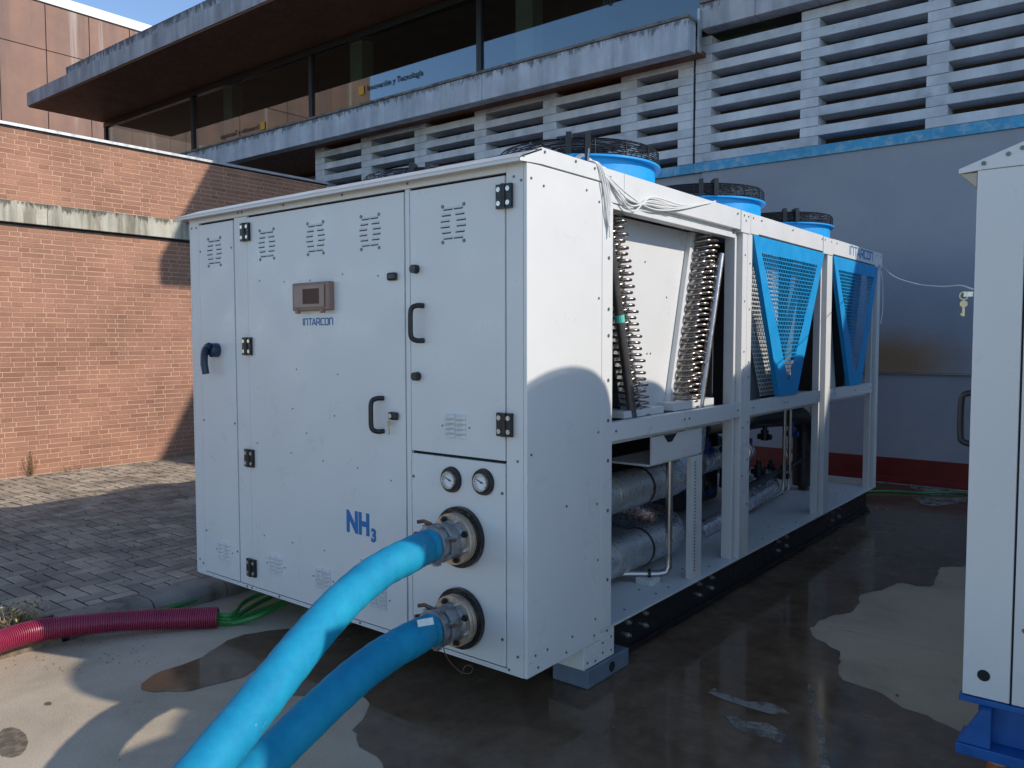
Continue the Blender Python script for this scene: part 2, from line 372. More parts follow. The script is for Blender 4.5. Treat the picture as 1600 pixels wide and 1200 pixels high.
def glass_mat():
    mt, n, l, bs = new('window_glass'); n.remove(bs); out = n['Material Output']
    tr = N(n, 'ShaderNodeBsdfTransparent'); tr.inputs[0].default_value = (.55, .62, .60, 1)
    gl = N(n, 'ShaderNodeBsdfGlossy'); gl.inputs['Roughness'].default_value = .02; gl.inputs[0].default_value = (.85, .95, 1, 1)
    lw = N(n, 'ShaderNodeLayerWeight'); lw.inputs[0].default_value = .5; pw = N(n, 'ShaderNodeMath', operation='POWER'); pw.inputs[1].default_value = 2.5; l.new(lw.outputs['Facing'], pw.inputs[0]); fr = N(n, 'ShaderNodeMath', operation='MULTIPLY_ADD'); fr.inputs[1].default_value = .75; fr.inputs[2].default_value = .17; l.new(pw.outputs[0], fr.inputs[0])
    mx = N(n, 'ShaderNodeMixShader'); l.new(fr.outputs[0], mx.inputs[0]); l.new(tr.outputs[0], mx.inputs[1]); l.new(gl.outputs[0], mx.inputs[2])
    c = coords(n, l); no = N(n, 'ShaderNodeTexNoise', Scale=.35, Detail=1); l.new(c, no.inputs['Vector'])
    b = N(n, 'ShaderNodeBump'); b.inputs['Strength'].default_value = .05; b.inputs['Distance'].default_value = .05; l.new(no.outputs[0], b.inputs['Height'])
    l.new(b.outputs[0], gl.inputs['Normal']); l.new(mx.outputs[0], out.inputs[0]); return mt
GLASS = glass_mat()

# ================================================================ SETTING
g = MB().box(-120, 120, -120, 160, -.3, -.02).build('ground', SAND); tag(g, kind='structure')
# concrete yard cast in slabs with open joints
yard = bpy.data.objects.new('concrete_yard', MB().box(-2.66, 30, -20, 8.4, -.019, -.012).mesh('concrete_yard', SAND)); link(yard); tag(yard, kind='structure')
xs = [-2.66, 3.4, 9.4, 15.4, 30]; ys = [-20, -9.9, -3.92, 2.085, 7.48]
for i in range(4):
    for j in range(4):
        MB().box(xs[i]+.003, xs[i+1]-.003, ys[j]+.0035, ys[j+1]-.0035, -.011, 0).build('slab', CONC, yard)

# wet film with ragged outline
def rag(pts, amp, sub=7, closed=True):
    out = []; n = len(pts)
    for i in range(n if closed else n-1):
        a = pts[i]; b = pts[(i+1) % n]; L = (b-a).length; k = max(1, min(40, int(L/.05)))
        for j in range(k):
            p = a.lerp(b, j/k)
            if L < 2.5: p = p+Vector((random.gauss(0, amp), random.gauss(0, amp), 0))
            out.append(p)
    return out
def sheet(name, pts, z, mat, parent=None, amp=.006):
    pts = rag(pts, amp); bm = bmesh.new(); vs = [bm.verts.new((p.x, p.y, z)) for p in pts]
    es = [bm.edges.new((vs[i], vs[(i+1) % len(vs)])) for i in range(len(vs))]
    bmesh.ops.triangle_fill(bm, use_beauty=True, edges=es)
    for fc in bm.faces:
        if fc.normal.z < 0: fc.normal_flip()
    me = bpy.data.meshes.new(name); bm.to_mesh(me); bm.free(); me.materials.append(mat)
    return link(bpy.data.objects.new(name, me), parent)
G = lambda px, py: on(px, py, 'z', 0)
def Z1(X, Y): return G(960+.35*X, 720+.35*Y)
right_edge = [(1600, 470), (1450, 475), (1440, 510), (1415, 562), (1350, 560), (1280, 541), (1210, 570), (1130, 590), (1088, 612), (1092, 645), (1050, 676), (980, 690), (915, 714),
              (868, 745), (882, 782), (940, 812), (1000, 852), (1006, 900), (996, 940), (1022, 980), (1090, 1006), (1150, 1022), (1220, 1062), (1290, 1107), (1390, 1137), (1500, 1190), (1640, 1260)]
wet = [G(220, 1070), G(250, 1049), G(300, 1035), G(330, 1020), G(355, 1001), G(380, 993), G(420, 986), G(470, 981),
       Vector((-1.6, .3, 0)), Vector((-1.5, 3, 0)), Vector((-1.6, 7.40, 0)), Vector((2.6, 7.40, 0)), Vector((2.6, 4.2, 0))]
wet += [Z1(*p) for p in right_edge]
wet += [Vector((1.9, .35, 0)), Vector((1.3, -.4, 0)), Vector((.6, -.9, 0)), Vector((.1, -.95, 0)), G(600, 1192), G(562, 1166), G(556, 1140), G(574, 1116), G(577, 1100), G(562, 1086), G(520, 1084), G(480, 1089), G(455, 1087),
        G(430, 1060), G(410, 1045), G(395, 1048), G(380, 1058), G(345, 1068), G(300, 1079), G(240, 1082), G(224, 1077)]
tag(sheet('puddle', wet, .003, WET), kind='structure')
for k, pl in enumerate([[(1103, 1083), (1115, 1076), (1140, 1089), (1170, 1099), (1200, 1098), (1222, 1106), (1238, 1118), (1205, 1118), (1168, 1108), (1130, 1094)],
           [(1133, 1120), (1150, 1119), (1160, 1128), (1200, 1132), (1228, 1150), (1222, 1162), (1180, 1152), (1150, 1140)],
           [(1262, 1068), (1272, 1078), (1270, 1100), (1284, 1125), (1292, 1190), (1300, 1215), (1276, 1215), (1280, 1160), (1270, 1120), (1262, 1095)],
           [(1412, 754), (1440, 756), (1500, 761), (1492, 767), (1530, 772), (1450, 775), (1425, 764)],
           [(1425, 778), (1515, 778), (1508, 786), (1460, 792), (1440, 788)], [(1378, 748), (1392, 751), (1388, 756), (1374, 756)]]):
    tag(sheet('dry_patch', [G(*p) for p in pl], .006, DRYC if k != 2 else DRYC, amp=.004), kind='structure')

def stain_mat():
    mt, n, l, bs = new('oil_stained_concrete'); c = coords(n, l); bs.inputs['Base Color'].default_value = (.13, .1, .07, 1); bs.inputs['Roughness'].default_value = .7
    no = N(n, 'ShaderNodeTexNoise', Scale=18, Detail=8, Roughness=.7); l.new(c, no.inputs['Vector']); rp = ramp(n, [(.35, .25), (.6, .8)]); l.new(no.outputs[0], rp.inputs[0]); l.new(rp.outputs[0], bs.inputs['Alpha']); return mt
STAIN = stain_mat()
for cx, cy, rx, ry in ((18, 1160, 26, 24), (75, 1100, 5, 3), (1402, 1087, 3, 2)):
    tag(sheet('oil_stain', [G(cx+rx*math.cos(a*.5236), cy+ry*math.sin(a*.5236)) for a in range(12)], .002, STAIN, amp=.003), kind='structure')
# pavement: herringbone of separate pavers behind a kerb
pavement = bpy.data.objects.new('pavement', MB().box(-8.31, -2.88, -9, 12, -.01, .0935).mesh('pavement', SAND)); link(pavement); tag(pavement, kind='structure')
U = .105; cells = []
for a in range(-110, 111):
    for b in range(-60, 61):
        ox = a+4*b; oy = a
        for (cx, cy, wx, wy) in ((ox, oy, 2, 1), (ox+2, oy-1, 1, 2)):
            x0 = -5.4+cx*U; y0 = 1.2+cy*U; x1 = x0+wx*U; y1 = y0+wy*U
            if x1 < -8.25 or x0 > -2.9 or y1 < -1.6 or y0 > 6.0: continue
            x0 = max(x0, -8.29); x1 = min(x1, -2.884)
            if x1-x0 < .03: continue
            cells.append((x0, x1, y0, y1))
def pav(mb, c, cx=0, cy=0, z0=0, t=0):
    x0, x1, y0, y1 = c; gp = .0065; ch = .005
    x0 += gp-cx; x1 -= gp+cx; y0 += gp-cy; y1 -= gp+cy
    lo = [(x0, y0, .06), (x1, y0, .06), (x1, y1, .06), (x0, y1, .06)]; h = .10+z0
    mid = [(a, b, h-ch) for a, b, _ in lo]
    top = [(x0+ch, y0+ch, h), (x1-ch, y0+ch, h+t), (x1-ch, y1-ch, h+t), (x0+ch, y1-ch, h)]
    mb.add(lo+mid+top, [(0, 1, 5, 4), (1, 2, 6, 5), (2, 3, 7, 6), (3, 0, 4, 7), (4, 5, 9, 8), (5, 6, 10, 9), (6, 7, 11, 10), (7, 4, 8, 11), (8, 9, 10, 11)])
def score(c):
    x, y = (c[0]+c[1])/2, (c[2]+c[3])/2; px, py, k = pix((x, y, .10))
    return 1e3+k if px < -15 or px > 345 or py > 1215 else k
cells.sort(key=score); pm = {}
for c in cells[:300]:
    key = (round(c[1]-c[0], 3), round(c[3]-c[2], 3), random.randint(0, 2))
    if key not in pm:
        mb = MB(); pav(mb, (-key[0]/2, key[0]/2, -key[1]/2, key[1]/2), 0, 0, random.gauss(0, .0012), random.gauss(0, .0015)); pm[key] = mb.mesh('paver', PAVE)
    inst('paver', pm[key], pavement, ((c[0]+c[1])/2, (c[2]+c[3])/2, random.gauss(0, .0008)))
mb = MB()
for c in cells[300:]: pav(mb, c, 0, 0, random.gauss(0, .0014), random.gauss(0, .0015))
o = mb.build('paver', PAVE, pavement); o['kind'] = 'stuff'
# kerb stones
kerb = bpy.data.objects.new('kerb', MB().box(-2.87, -2.66, -.82, 12, -.05, -.03).mesh('kerb', SAND)); link(kerb); tag(kerb, kind='structure')
mb = MB(); nx, ny = 10, 60; random.seed(21)
hs = [[(.085*math.sin(math.pi*min(1, max(0, (i)/nx)))**.6+random.random()*.02 if 0 < i < nx else -.03) for i in range(nx+1)] for j in range(ny+1)]
mb.add([(-2.95+.30*i/nx+(random.gauss(0, .015) if i == nx else 0), -8+7.16*j/ny, hs[j][i]) for j in range(ny+1) for i in range(nx+1)], [(j*(nx+1)+i, j*(nx+1)+i+1, (j+1)*(nx+1)+i+1, (j+1)*(nx+1)+i) for j in range(ny) for i in range(nx)])
soil = mb.build('soil_strip', simple('dry_soil', (.2, .15, .1), .95, var=.4, scale=25, bmp=.5), None, smooth=True); tag(soil, kind='structure')
y = -.80
while y < 11:
    L = .5
    MB().prism([(-2.879, -.03), (-2.652, -.03), (-2.655, .055), (-2.670, .080), (-2.695, .095), (-2.73, .101), (-2.879, .103)], 'y', y+.004, y+L-.004).build('kerb_stone', KERB, kerb, bevel=.004)
    y += L

# brick wall on the left, face x = -8.1
bw = thing('brick_wall', 'long red brick wall with a stained concrete band and metal coping left of the chiller', 'wall', (-8.1, 2, .1))
WX = -8.31
def wpart(mb, name, mat, **k):
    o = mb.build(name, mat, bw, **k); o.location = (8.1, -2, -.1); return o
wpart(MB().box(-8.7, WX-.0025, -3.5, 5.6, .0, 4.165), 'mortar_bed', MORTAR)
bl = []
def courses(z0, n):
    for k in range(n):
        z = z0+k*.0585; y = -3.4+(k % 2)*.09+random.choice((0, .122)); i = k
        while y < 5.59:
            L = .245 if (i % 3 != 2 and random.random() < .72) else .122
            y1 = min(y+L, 5.6)
            if y1-y > .03: bl.append((y, y1, z))
            y += L; i += 1
courses(.103, 50); courses(3.330, 14)
def bscore(b):
    px, py, k = pix((WX, (b[0]+b[1])/2, b[2]))
    return k-(b[1]-b[0])*2 if (-5 < px < 296 or (px < 500 and b[2] > 3.2)) else 1e3
bl.sort(key=bscore); bmx = {}
def brk(mb, y0, y1, z0, z1, j):
    mb.box(WX-.03, WX+j, y0+.005, y1-.005, z0+.0045, z1-.0045)
for b in bl[:300]:
    key = (round(b[1]-b[0], 3), random.randint(0, 2))
    if key not in bmx:
        mb = MB(); L = key[0]; j = (-.001, .001, .0025)[key[1]]
        mb.box(-.03, j, -L/2+.005, L/2-.005, .0045, .054); bmx[key] = mb.mesh('brick', BRICK)
    inst('brick', bmx[key], bw, (WX+8.1, (b[0]+b[1])/2-2, b[2]-.1))
mb = MB()
for b in bl[300:]: brk(mb, b[0], b[1], b[2], b[2]+.0585, random.choice((-.001, .001, .0025)))
o = wpart(mb, 'brick', BRICK); o['kind'] = 'stuff'
y = -3.4
while y < 5.5:
    y1 = min(y+2.4, 5.6); wpart(MB().box(-8.4, WX+.055, y+.002, y1-.002, 3.068, 3.318), 'band_segment', BANDC, bevel=.006); y = y1
wpart(MB().box(-8.4, WX+.012, -3.4, 5.6, 3.030, 3.066), 'shadow_gap', GAP)
wpart(MB().box(-8.75, WX+.03, -3.5, 5.62, 4.176, 4.212), 'coping', COPING, bevel=.003)
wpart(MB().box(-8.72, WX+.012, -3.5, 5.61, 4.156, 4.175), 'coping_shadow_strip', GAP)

# far terracotta building
fb = thing('terracotta_building', 'tall terracotta panelled building with white parapet far left behind the canopy', 'building', (-23, 4, 0))
def fpart(mb, name, mat, **k): o = mb.build(name, mat, fb, **k); o.location = (23, -4, 0); return o
fpart(MB().box(-40, -23.03, -4.4, 30, 0, 11.2), 'wall', GAP)
yj = [-4.4, -2.4, -.4, 1.6, 3.6, 6.2, 7.42, 8.63, 9.85, 11.1, 12.5, 14, 16, 18]
for i in range(len(yj)-1):
    a, b = yj[i], yj[i+1]
    for z0, z1 in ((0, 4.5), (4.5, 7.2), (7.2, 10.0), (10.0, 11.32 if a > 5 else 13.2)):
        fpart(MB().box(-23.1, -23, a+.012, b-.012, z0+.012, z1-.012), 'facade_panel', RUSTW)
fpart(MB().box(-40, -22.94, 5.9, 30, 11.32, 11.6), 'parapet', simple('parapet_white', (.75, .78, .8), .4, var=.05), bevel=.01)
fpart(MB().box(-40, -22.94, -4.4, 5.89, 13.2, 13.5), 'parapet', bpy.data.materials['parapet_white'])

# main building with louvers, canopy and ribbon windows
mbd = thing('office_building', 'building with long concrete louvre screen, ribbon windows and deep flat canopy behind the chiller', 'building', (0, 7.5, 0))
def P(mb, name, mat, **k): o = mb.build(name, mat, mbd, **k); o.location = (0, -7.5, 0); return o
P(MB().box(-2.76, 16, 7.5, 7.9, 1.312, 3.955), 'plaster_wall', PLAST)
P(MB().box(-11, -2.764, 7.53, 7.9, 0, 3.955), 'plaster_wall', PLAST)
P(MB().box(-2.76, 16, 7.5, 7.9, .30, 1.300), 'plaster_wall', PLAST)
P(MB().box(-2.76, 16, 7.51, 7.9, 1.3, 1.312), 'joint', GAP)
P(MB().box(-2.70, 16, 7.465, 7.9, 1.300, 1.306), 'ledge', COPING)
P(MB().box(-11, 16, 7.470, 7.9, .0, .075), 'plinth_base', REDP, bevel=.008)
P(MB().box(-11, 16, 7.488, 7.9, .075, .300), 'plinth', REDP)
P(MB().box(-2.87, 16, 7.470, 7.9, 3.957, 4.085), 'painted_stripe', STRIPE, bevel=.004)
P(MB().box(-10.98, -2.874, 7.475, 7.9, 3.957, 4.085), 'painted_stripe', STRIPE, bevel=.004)
# louver slats: bays share pillars, alternate courses
HC = .118; Z0 = 4.087
pil = [(-10.98, -10.70), (-9.617, -9.334), (-8.215, -7.917), (-6.809, -6.56), (-5.406, -5.152), (-4.015, -3.752), (-3.113, -2.885)]
pil2 = [(-2.855, -2.625), (-1.441, -1.214), (-.018, .21), (1.4, 1.63), (2.8, 3.03), (4.2, 4.43)]
for pl, ncs in ((pil, 12), (pil2, 14)):
    for k in range(len(pl)-1):
        for c in range(ncs+1 if pl is pil and False else ncs):
            x0 = pl[k][0]; x1 = pl[k+1][1]
            if c % 2 == k % 2:
                z = Z0+c*HC; j = random.gauss(0, .004)
                P(MB().box(x0+.002, x1-.002, 7.47+j, 7.78, z+.002, z+HC-.002), 'louver_slat', LOUV if (c//2+k) % 3 and random.random() < .75 else LOUVD, bevel=.004)
    for e, side in ((0, 0), (len(pl)-1, 1)):
        for c in range(ncs):
            kk = 0 if e == 0 else len(pl)-2
            if c % 2 != kk % 2:
                z = Z0+c*HC; P(MB().box(pl[e][0]+.002, pl[e][1]-.002, 7.472, 7.78, z+.002, z+HC-.002), 'spacer_block', LOUV, bevel=.004)
P(MB().box(-2.882, -2.858, 7.49, 7.8, 3.957, 5.7), 'expansion_joint', GAP)
P(MB().box(-10.9, 14, 9.3, 9.4, 3.9, 6.1), 'room_wall', ROOMW)
P(MB().box(-10.9, 14, 7.9, 9.3, 3.9, 3.95), 'room_floor', ROOMW)
P(MB().box(-16, -10.99, 8.9, 9.0, 0, 5.4), 'recess_wall', simple('recess_grey', (.2, .2, .22), .8, var=.2, scale=2))
P(MB().box(-11.0, -10.985, 7.5, 9.0, 0, 5.45), 'recess_wall', GALV)
# beams
beamx = [-20, -14.8, -10.2, -6.2, -2.70]
for a, b in zip(beamx[:-1], beamx[1:]):
    P(MB().box(a+(.004 if a > -20 else 0), b-.004, 6.95, 7.16, 5.42 if a < -3 else 5.42, 5.83), 'concrete_beam', BEAMC, bevel=.01)
P(MB().box(-20, -2.70, 6.93, 7.45, 5.832, 5.872), 'beam_capping', simple('capping_grey', (.2, .19, .18), .7, var=.3, scale=4, dirt=((.03, .03, .03), 6, .5, .8)), bevel=.004)
P(MB().box(-20, -2.705, 7.162, 8.9, 5.46, 5.52), 'wood_soffit', SOFFIT)
for a, b in ((-2.69, -1.95), (-1.95, -1.2), (-1.2, 0.6), (.6, 3), (3, 9)):
    P(MB().box(a+.003, b-.003, 7.25, 7.5, 5.76, 6.08), 'concrete_beam', BEAMC2, bevel=.008)
P(MB().box(-2.69, 9, 7.22, 7.5, 6.082, 6.12), 'beam_capping', bpy.data.materials['capping_grey'])
P(MB().box(-2.69, -2.66, 7.17, 7.24, 5.45, 6.0), 'rain_pipe', GALV)
for x in (-9.5, -8.1, -6.7, -5.3, -3.9, -3.0, -2.7, -1.3):
    P(MB().cyl((x, 7.5, 5.3), (x, 7.5, 5.47 if x < -2.75 else 5.74), .008, 6), 'hanger_rod', COPING)
# windows
GY = 7.62; Z_L = 7.36
mull = [-19.95, -15.65, -11.25, -6.81, -2.4]
for i in range(4):
    P(MB().box(mull[i]+.05, mull[i+1]-.05, GY, GY+.012, 5.9, Z_L-.02), 'window_pane', GLASS)
for x in mull:
    P(MB().box(x-.05, x+.05, GY-.04, GY+.1, 5.873, Z_L), 'window_mullion', FRAMEB)
P(MB().box(-20, -2.35, GY-.05, GY+.1, Z_L+.002, 7.49), 'window_head', FRAMEB)
P(MB().box(-20, -2.35, 7.46, GY+.1, 5.875, 5.9), 'window_sill', FRAMEB)
P(MB().box(-20, -2.3, 12.0, 12.1, 5.5, 7.6), 'room_wall', ROOMD)
P(MB().box(-20, -2.3, 7.8, 12.0, 7.42, 7.49), 'room_ceiling', ROOMD)
P(MB().box(-20, -2.3, 7.8, 12.0, 5.5, 5.55), 'room_floor', ROOMD)
for x in (-14.35, -10.0, -5.95):
    P(MB().box(x-.17, x+.17, 7.70, 7.98, 5.56, 7.41), 'column', CREAM)
# canopy slabs
P(MB().box(-20.05, -.5, 5.73, 9.0, 7.52, 7.85), 'canopy_slab', CANC, bevel=.01)
P(MB().box(-20.0, -.5, 5.76, 7.56, 7.492, 7.519), 'canopy_soffit', SOFFIT)
P(MB().box(-18.1, -.6, 5.85, 12.2, 7.852, 8.10), 'roof_slab', CANC, bevel=.01)
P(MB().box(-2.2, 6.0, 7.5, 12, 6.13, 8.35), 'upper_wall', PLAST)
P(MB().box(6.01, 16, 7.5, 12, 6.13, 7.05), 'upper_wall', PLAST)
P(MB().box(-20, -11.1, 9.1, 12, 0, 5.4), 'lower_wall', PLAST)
# window lettering
def text_mesh(name, body, size, mat, parent, extr=.002, bold=0, mirror=False, shear=0):
    cu = bpy.data.curves.new(name, 'FONT'); cu.body = body; cu.size = size; cu.extrude = extr; cu.offset = bold; cu.shear = shear; cu.resolution_u = 3
    t = bpy.data.objects.new('tmp_text', cu); S.collection.objects.link(t); bpy.context.view_layer.update()
    me = bpy.data.meshes.new_from_object(t.evaluated_get(bpy.context.evaluated_depsgraph_get())); me.name = name
    bpy.data.objects.remove(t); me.materials.clear(); me.materials.append(mat)
    if mirror:
        for v in me.vertices: v.co.x = -v.co.x
    o = bpy.data.objects.new(name, me); link(o, parent); return o
for x, z, mir, sq in ((-9.6, 6.36, False, -9.75), (-13.05, 6.22, True, -12.9), (-2.95, 6.62, True, None)):
    t = text_mesh('window_lettering', 'Innovaci\u00f3n y Tecnolog\u00eda', .15, LETTER, mbd, mirror=mir)
    t.rotation_euler = (R(90), 0, 0); t.location = (x, GY-.012-7.5, z)
    if sq: P(MB().box(sq-.07, sq+.07, GY-.016, GY-.01, z-.04, z+.12), 'yellow_mark', YELLOW)

# ================================================================ CHILLER
ch = thing('industrial_chiller', 'large white ammonia chiller cabinet with NH3 lettering and V-shaped blue coil covers', 'chiller', (0, 0, 0))
def C(mb, name, mat, parent=None, **k): return mb.build(name, mat, parent or ch, **k)
W = 2.68; ZB = .21; ZT = 2.47; CY = .60   # cabinet depth
# cabinet shell
C(MB().box(-W+.02, -.02, .025, CY-.01, ZB+.01, ZT-.01), 'cabinet_core', GAP)
C(MB().box(-.02, 0, .0, CY, ZB, 2.455), 'side_panel', WHITE, bevel=.004)
C(MB().box(-W, -W+.02, .0, CY, ZB, ZT), 'side_panel', WHITE, bevel=.004)
C(MB().box(-W+.02, -.02, .0, CY, ZB, ZB+.01), 'bottom_panel', WHITE)
sp = ch
# front frame strips, flush at y=0
for (x0, x1, z0, z1) in ((-2.66, -2.572, ZB+.01, ZT), (-2.186, -2.055, .236, 2.422), (-.739, -.709, .236, 2.422), (-.113, -.021, ZB+.01, ZT),
                         (-2.571, -.114, 2.424, ZT), (-2.571, -.114, ZB+.01, .230)):
    C(MB().box(x0, x1, .0, .02, z0, z1), 'frame_strip', WHITE, bevel=.0015)
def door(x0, x1, z0, z1, name='door', lab=None):
    d = C(MB().box(x0+.003, x1-.003, -.004, .018, z0+.003, z1-.003), name, WHITE, bevel=.002)
    if lab: d['label'] = lab
    return d
D1 = door(-2.568, -2.190, .234, 2.414, lab='narrow left door with a dark rotary switch handle')
D2 = door(-2.052, -.742, .234, 2.414, lab='wide middle door with smoked control box and blue lettering')
D3 = door(-.705, -.116, 1.163, 2.414, lab='upper right door above the two gauges')
D4 = door(-.705, -.116, .234, 1.155, 'service_panel', 'lower right panel with two gauges and two flanged pipe outlets')
# hinges
hm = MB().box(-.042, .042, -.016, 0, -.052, .052).mesh('hinge', BLACK); sm = MB().cyl((0, -.004, 0), (0, 0, 0), .011, 10).mesh('screw', SCREW)
kn = MB().cyl((0, -.008, -.052), (0, -.008, .052), .011, 10).mesh('hinge_barrel', BLACK)
for x, z, pr in ((-2.054, 2.328, D2), (-2.054, 1.665, D2), (-2.054, 1.005, D2), (-2.054, .349, D2), (-.1135, 2.32, D3), (-.1135, 1.328, D3)):
    h = inst('hinge', hm, pr, (x, -.0045, z))
    inst('hinge_barrel', kn, pr, (x, -.013, z))
    for dx in (-.026, .026):
        for dz in (-.03, .03): inst('hinge_screw', sm, pr, (x+dx, -.0205, z+dz))
# vents
slot = MB().add([(-.026, 0, 0), (.026, 0, 0), (.026, -.007, .0), (-.026, -.007, 0), (-.026, 0, .012), (.026, 0, .012)], [(0, 1, 2, 3), (3, 2, 5, 4), (0, 3, 4), (1, 5, 2)]).mesh('vent_slot', WHITE)
dark = MB().box(-.027, .027, -.0012, .0005, -.0035, .0025).mesh('slot_opening', GAP)
riv = MB().cyl((0, -.004, 0), (0, 0, 0), .0075, 8, r2=.0095).mesh('rivet', RIVET)
for x, z, pr in ((-2.393, 2.237, D1), (-1.855, 2.243, D2), (-1.418, 2.243, D2), (-.986, 2.24, D2), (-.421, 2.232, D3)):
    for r_, (ox) in enumerate((.032, .042, .05, .05, .042, .032)):
        zz = z+.066-r_*.0264
        for s in (-1, 1):
            inst('vent_slot', dark, pr, (x+s*ox, -.0045, zz)); inst('vent_hood', slot, pr, (x+s*ox, -.0045, zz+.001), sc=(.98, .7, .8))
    for s in (-1, 1):
        for t in (-.082, .082): inst('rivet', riv, pr, (x+s*.066, -.004, z+t))
hood = MB()
nseg = 10
vs = []
for i in range(nseg+1):
    a = -1+2*i/nseg; q = math.sqrt(max(0, 1-a**4))
    vs += [(a*.03, 0, .010), (a*.03, -.010*q, .002), (a*.03, -.0085*q, -.008), (a*.03, 0, -.008)]
fs = []
for i in range(nseg):
    A = i*4; B = A+4
    fs += [(A, B, B+1, A+1), (A+1, B+1, B+2, A+2), (A+2, B+2, B+3, A+3)]
hoodm = hood.add(vs, fs).mesh('vent_louvre', WHITE, smooth=True)
for x, z, pr in ((-2.35, .402, D1), (-1.823, .406, D2), (-1.394, .406, D2), (-.954, .39, D2), (-.412, 1.302, D3)):
    for r_ in range(5):
        for s in (-1, 1): inst('vent_louvre', hoodm, pr, (x+s*.033, -.004, z+.045-r_*.0225), sc=(1, 1.7, 1))
    for s in (-1, 1): inst('rivet', riv, pr, (x+s*.085, -.004, z-.003), sc=(.55, .6, .55))
def rivets(pts, parent, sc=.7):
    mb = MB()
    for (x, z) in pts: mb.cyl((x, -.003, z), (x, 0, z), .008*sc, 8)
    o = mb.build('rivets', RIVET, parent); o['kind'] = 'stuff'; return o
o = rivets([(x, 2.03+.012*math.sin(x*9)) for x in (-1.93, -1.70, -1.47, -1.2, -.93)]+[(-1.93, .56), (-1.66, .56), (-1.38, .56), (-1.08, .56)] +
       [(-1.98, 1.1), (-1.66, 1.07), (-1.38, 1.05), (-1.1, 1.04), (-1.6, 1.54), (-1.25, 1.52), (-1.64, 1.32), (-1.28, 1.3), (-1.52, 1.19), (-.85, 1.0)], D2, .5); o.location = (0, -.004, 0)
o = rivets([(-2.55, 2.25), (-2.21, 2.25), (-2.55, 1.2), (-2.21, 1.2), (-2.55, .5), (-2.21, .42)], D1, .8); o.location = (0, -.004, 0)
o = rivets([(-.69, 1.04), (-.135, 1.02), (-.69, .33), (-.135, .36)], D4, .9); o.location = (0, -.004, 0)
o = rivets([(-2.6, 2.40), (-2.65, 2.40), (-2.14, 2.448), (-2.10, 2.448), (-1.7, 2.448), (-1.2, 2.448), (-.72, 2.448), (-.07, 2.40), (-.03, 2.38), (-.05, 1.17), (-.05, .3), (-2.6, .28), (-2.64, .3), (-2.12, .222), (-2.07, .222), (-1.8, .222), (-1.1, .222), (-.1, .23)], ch, .8)
# display box
db = C(MB().box(-1.578, -1.268, -.042, -.0042, 1.858, 2.008), 'display_box', BROWNP, D2, bevel=.006)
C(MB().box(-1.555, -1.30, -.049, -.0452, 1.875, 1.992), 'display_lid', simple('pale_smoked_lid', (.33, .235, .19), .5, var=.04, scale=4), D2, bevel=.003)
C(MB().box(-1.475, -1.34, -.0515, -.0492, 1.893, 1.973), 'display_screen', BROWNS, D2)
for x in (-1.53, -1.32): C(MB().box(x-.012, x+.012, -.052, -.03, 1.843, 1.866), 'box_latch', BROWNP, D2, bevel=.003)
# rotary switch
C(MB().cyl((-2.385, -.004, 1.64), (-2.385, -.045, 1.64), .043, 24).cyl((-2.385, -.045, 1.64), (-2.385, -.05, 1.64), .043, 24, r2=.034), 'rotary_switch', NAVY, D1, smooth=True)
C(MB().tube(catmull([(-2.375, -.06, 1.668), (-2.405, -.064, 1.655), (-2.425, -.066, 1.61), (-2.428, -.066, 1.55), (-2.42, -.062, 1.495)], 5), .021, 10), 'switch_handle', NAVY, D1, smooth=True)
C(MB().tube(catmull([(-2.42, -.088, 1.655), (-2.438, -.087, 1.61), (-2.441, -.087, 1.545)], 4), .004, 6), 'handle_stripe', CABLEW, D1)
# pull handles
def pull(x, zc, h, pr):
    C(MB().tube(catmull([(x+.035, -.004, zc+h/2), (x+.02, -.035, zc+h/2), (x, -.052, zc+h/2-.018), (x-.002, -.055, zc), (x, -.052, zc-h/2+.018), (x+.02, -.035, zc-h/2), (x+.035, -.004, zc-h/2)], 5), .0125, 10), 'pull_handle', BLACK, pr, smooth=True)
pull(-.650, 1.78, .165, D3); pull(-.935, 1.327, .165, D2)
lk = MB().cyl((0, -.03, 0), (0, 0, 0), .02, 16, r2=.022).mesh('quarter_lock', BLACK, True)
inst('quarter_lock', lk, D3, (-.66, -.004, 2.037)); inst('quarter_lock', lk, D3, (-.655, -.004, 1.526))
C(MB().box(-.852, -.787, -.024, -.0042, 1.99, 2.03), 'lock_plate', BLACK, D2, bevel=.012)
C(MB().box(-.852, -.787, -.024, -.0042, 1.306, 1.346), 'lock_plate', BLACK, D2, bevel=.012)
C(MB().cyl((-.832, -.028, 1.326), (-.832, -.0245, 1.326), .012, 12), 'lock_barrel', SCREW, D2)
C(MB().cyl((-.832, -.032, 1.29), (-.832, -.03, 1.29), .014, 12).box(-.836, -.828, -.032, -.03, 1.235, 1.28), 'key', KEYM, D2)
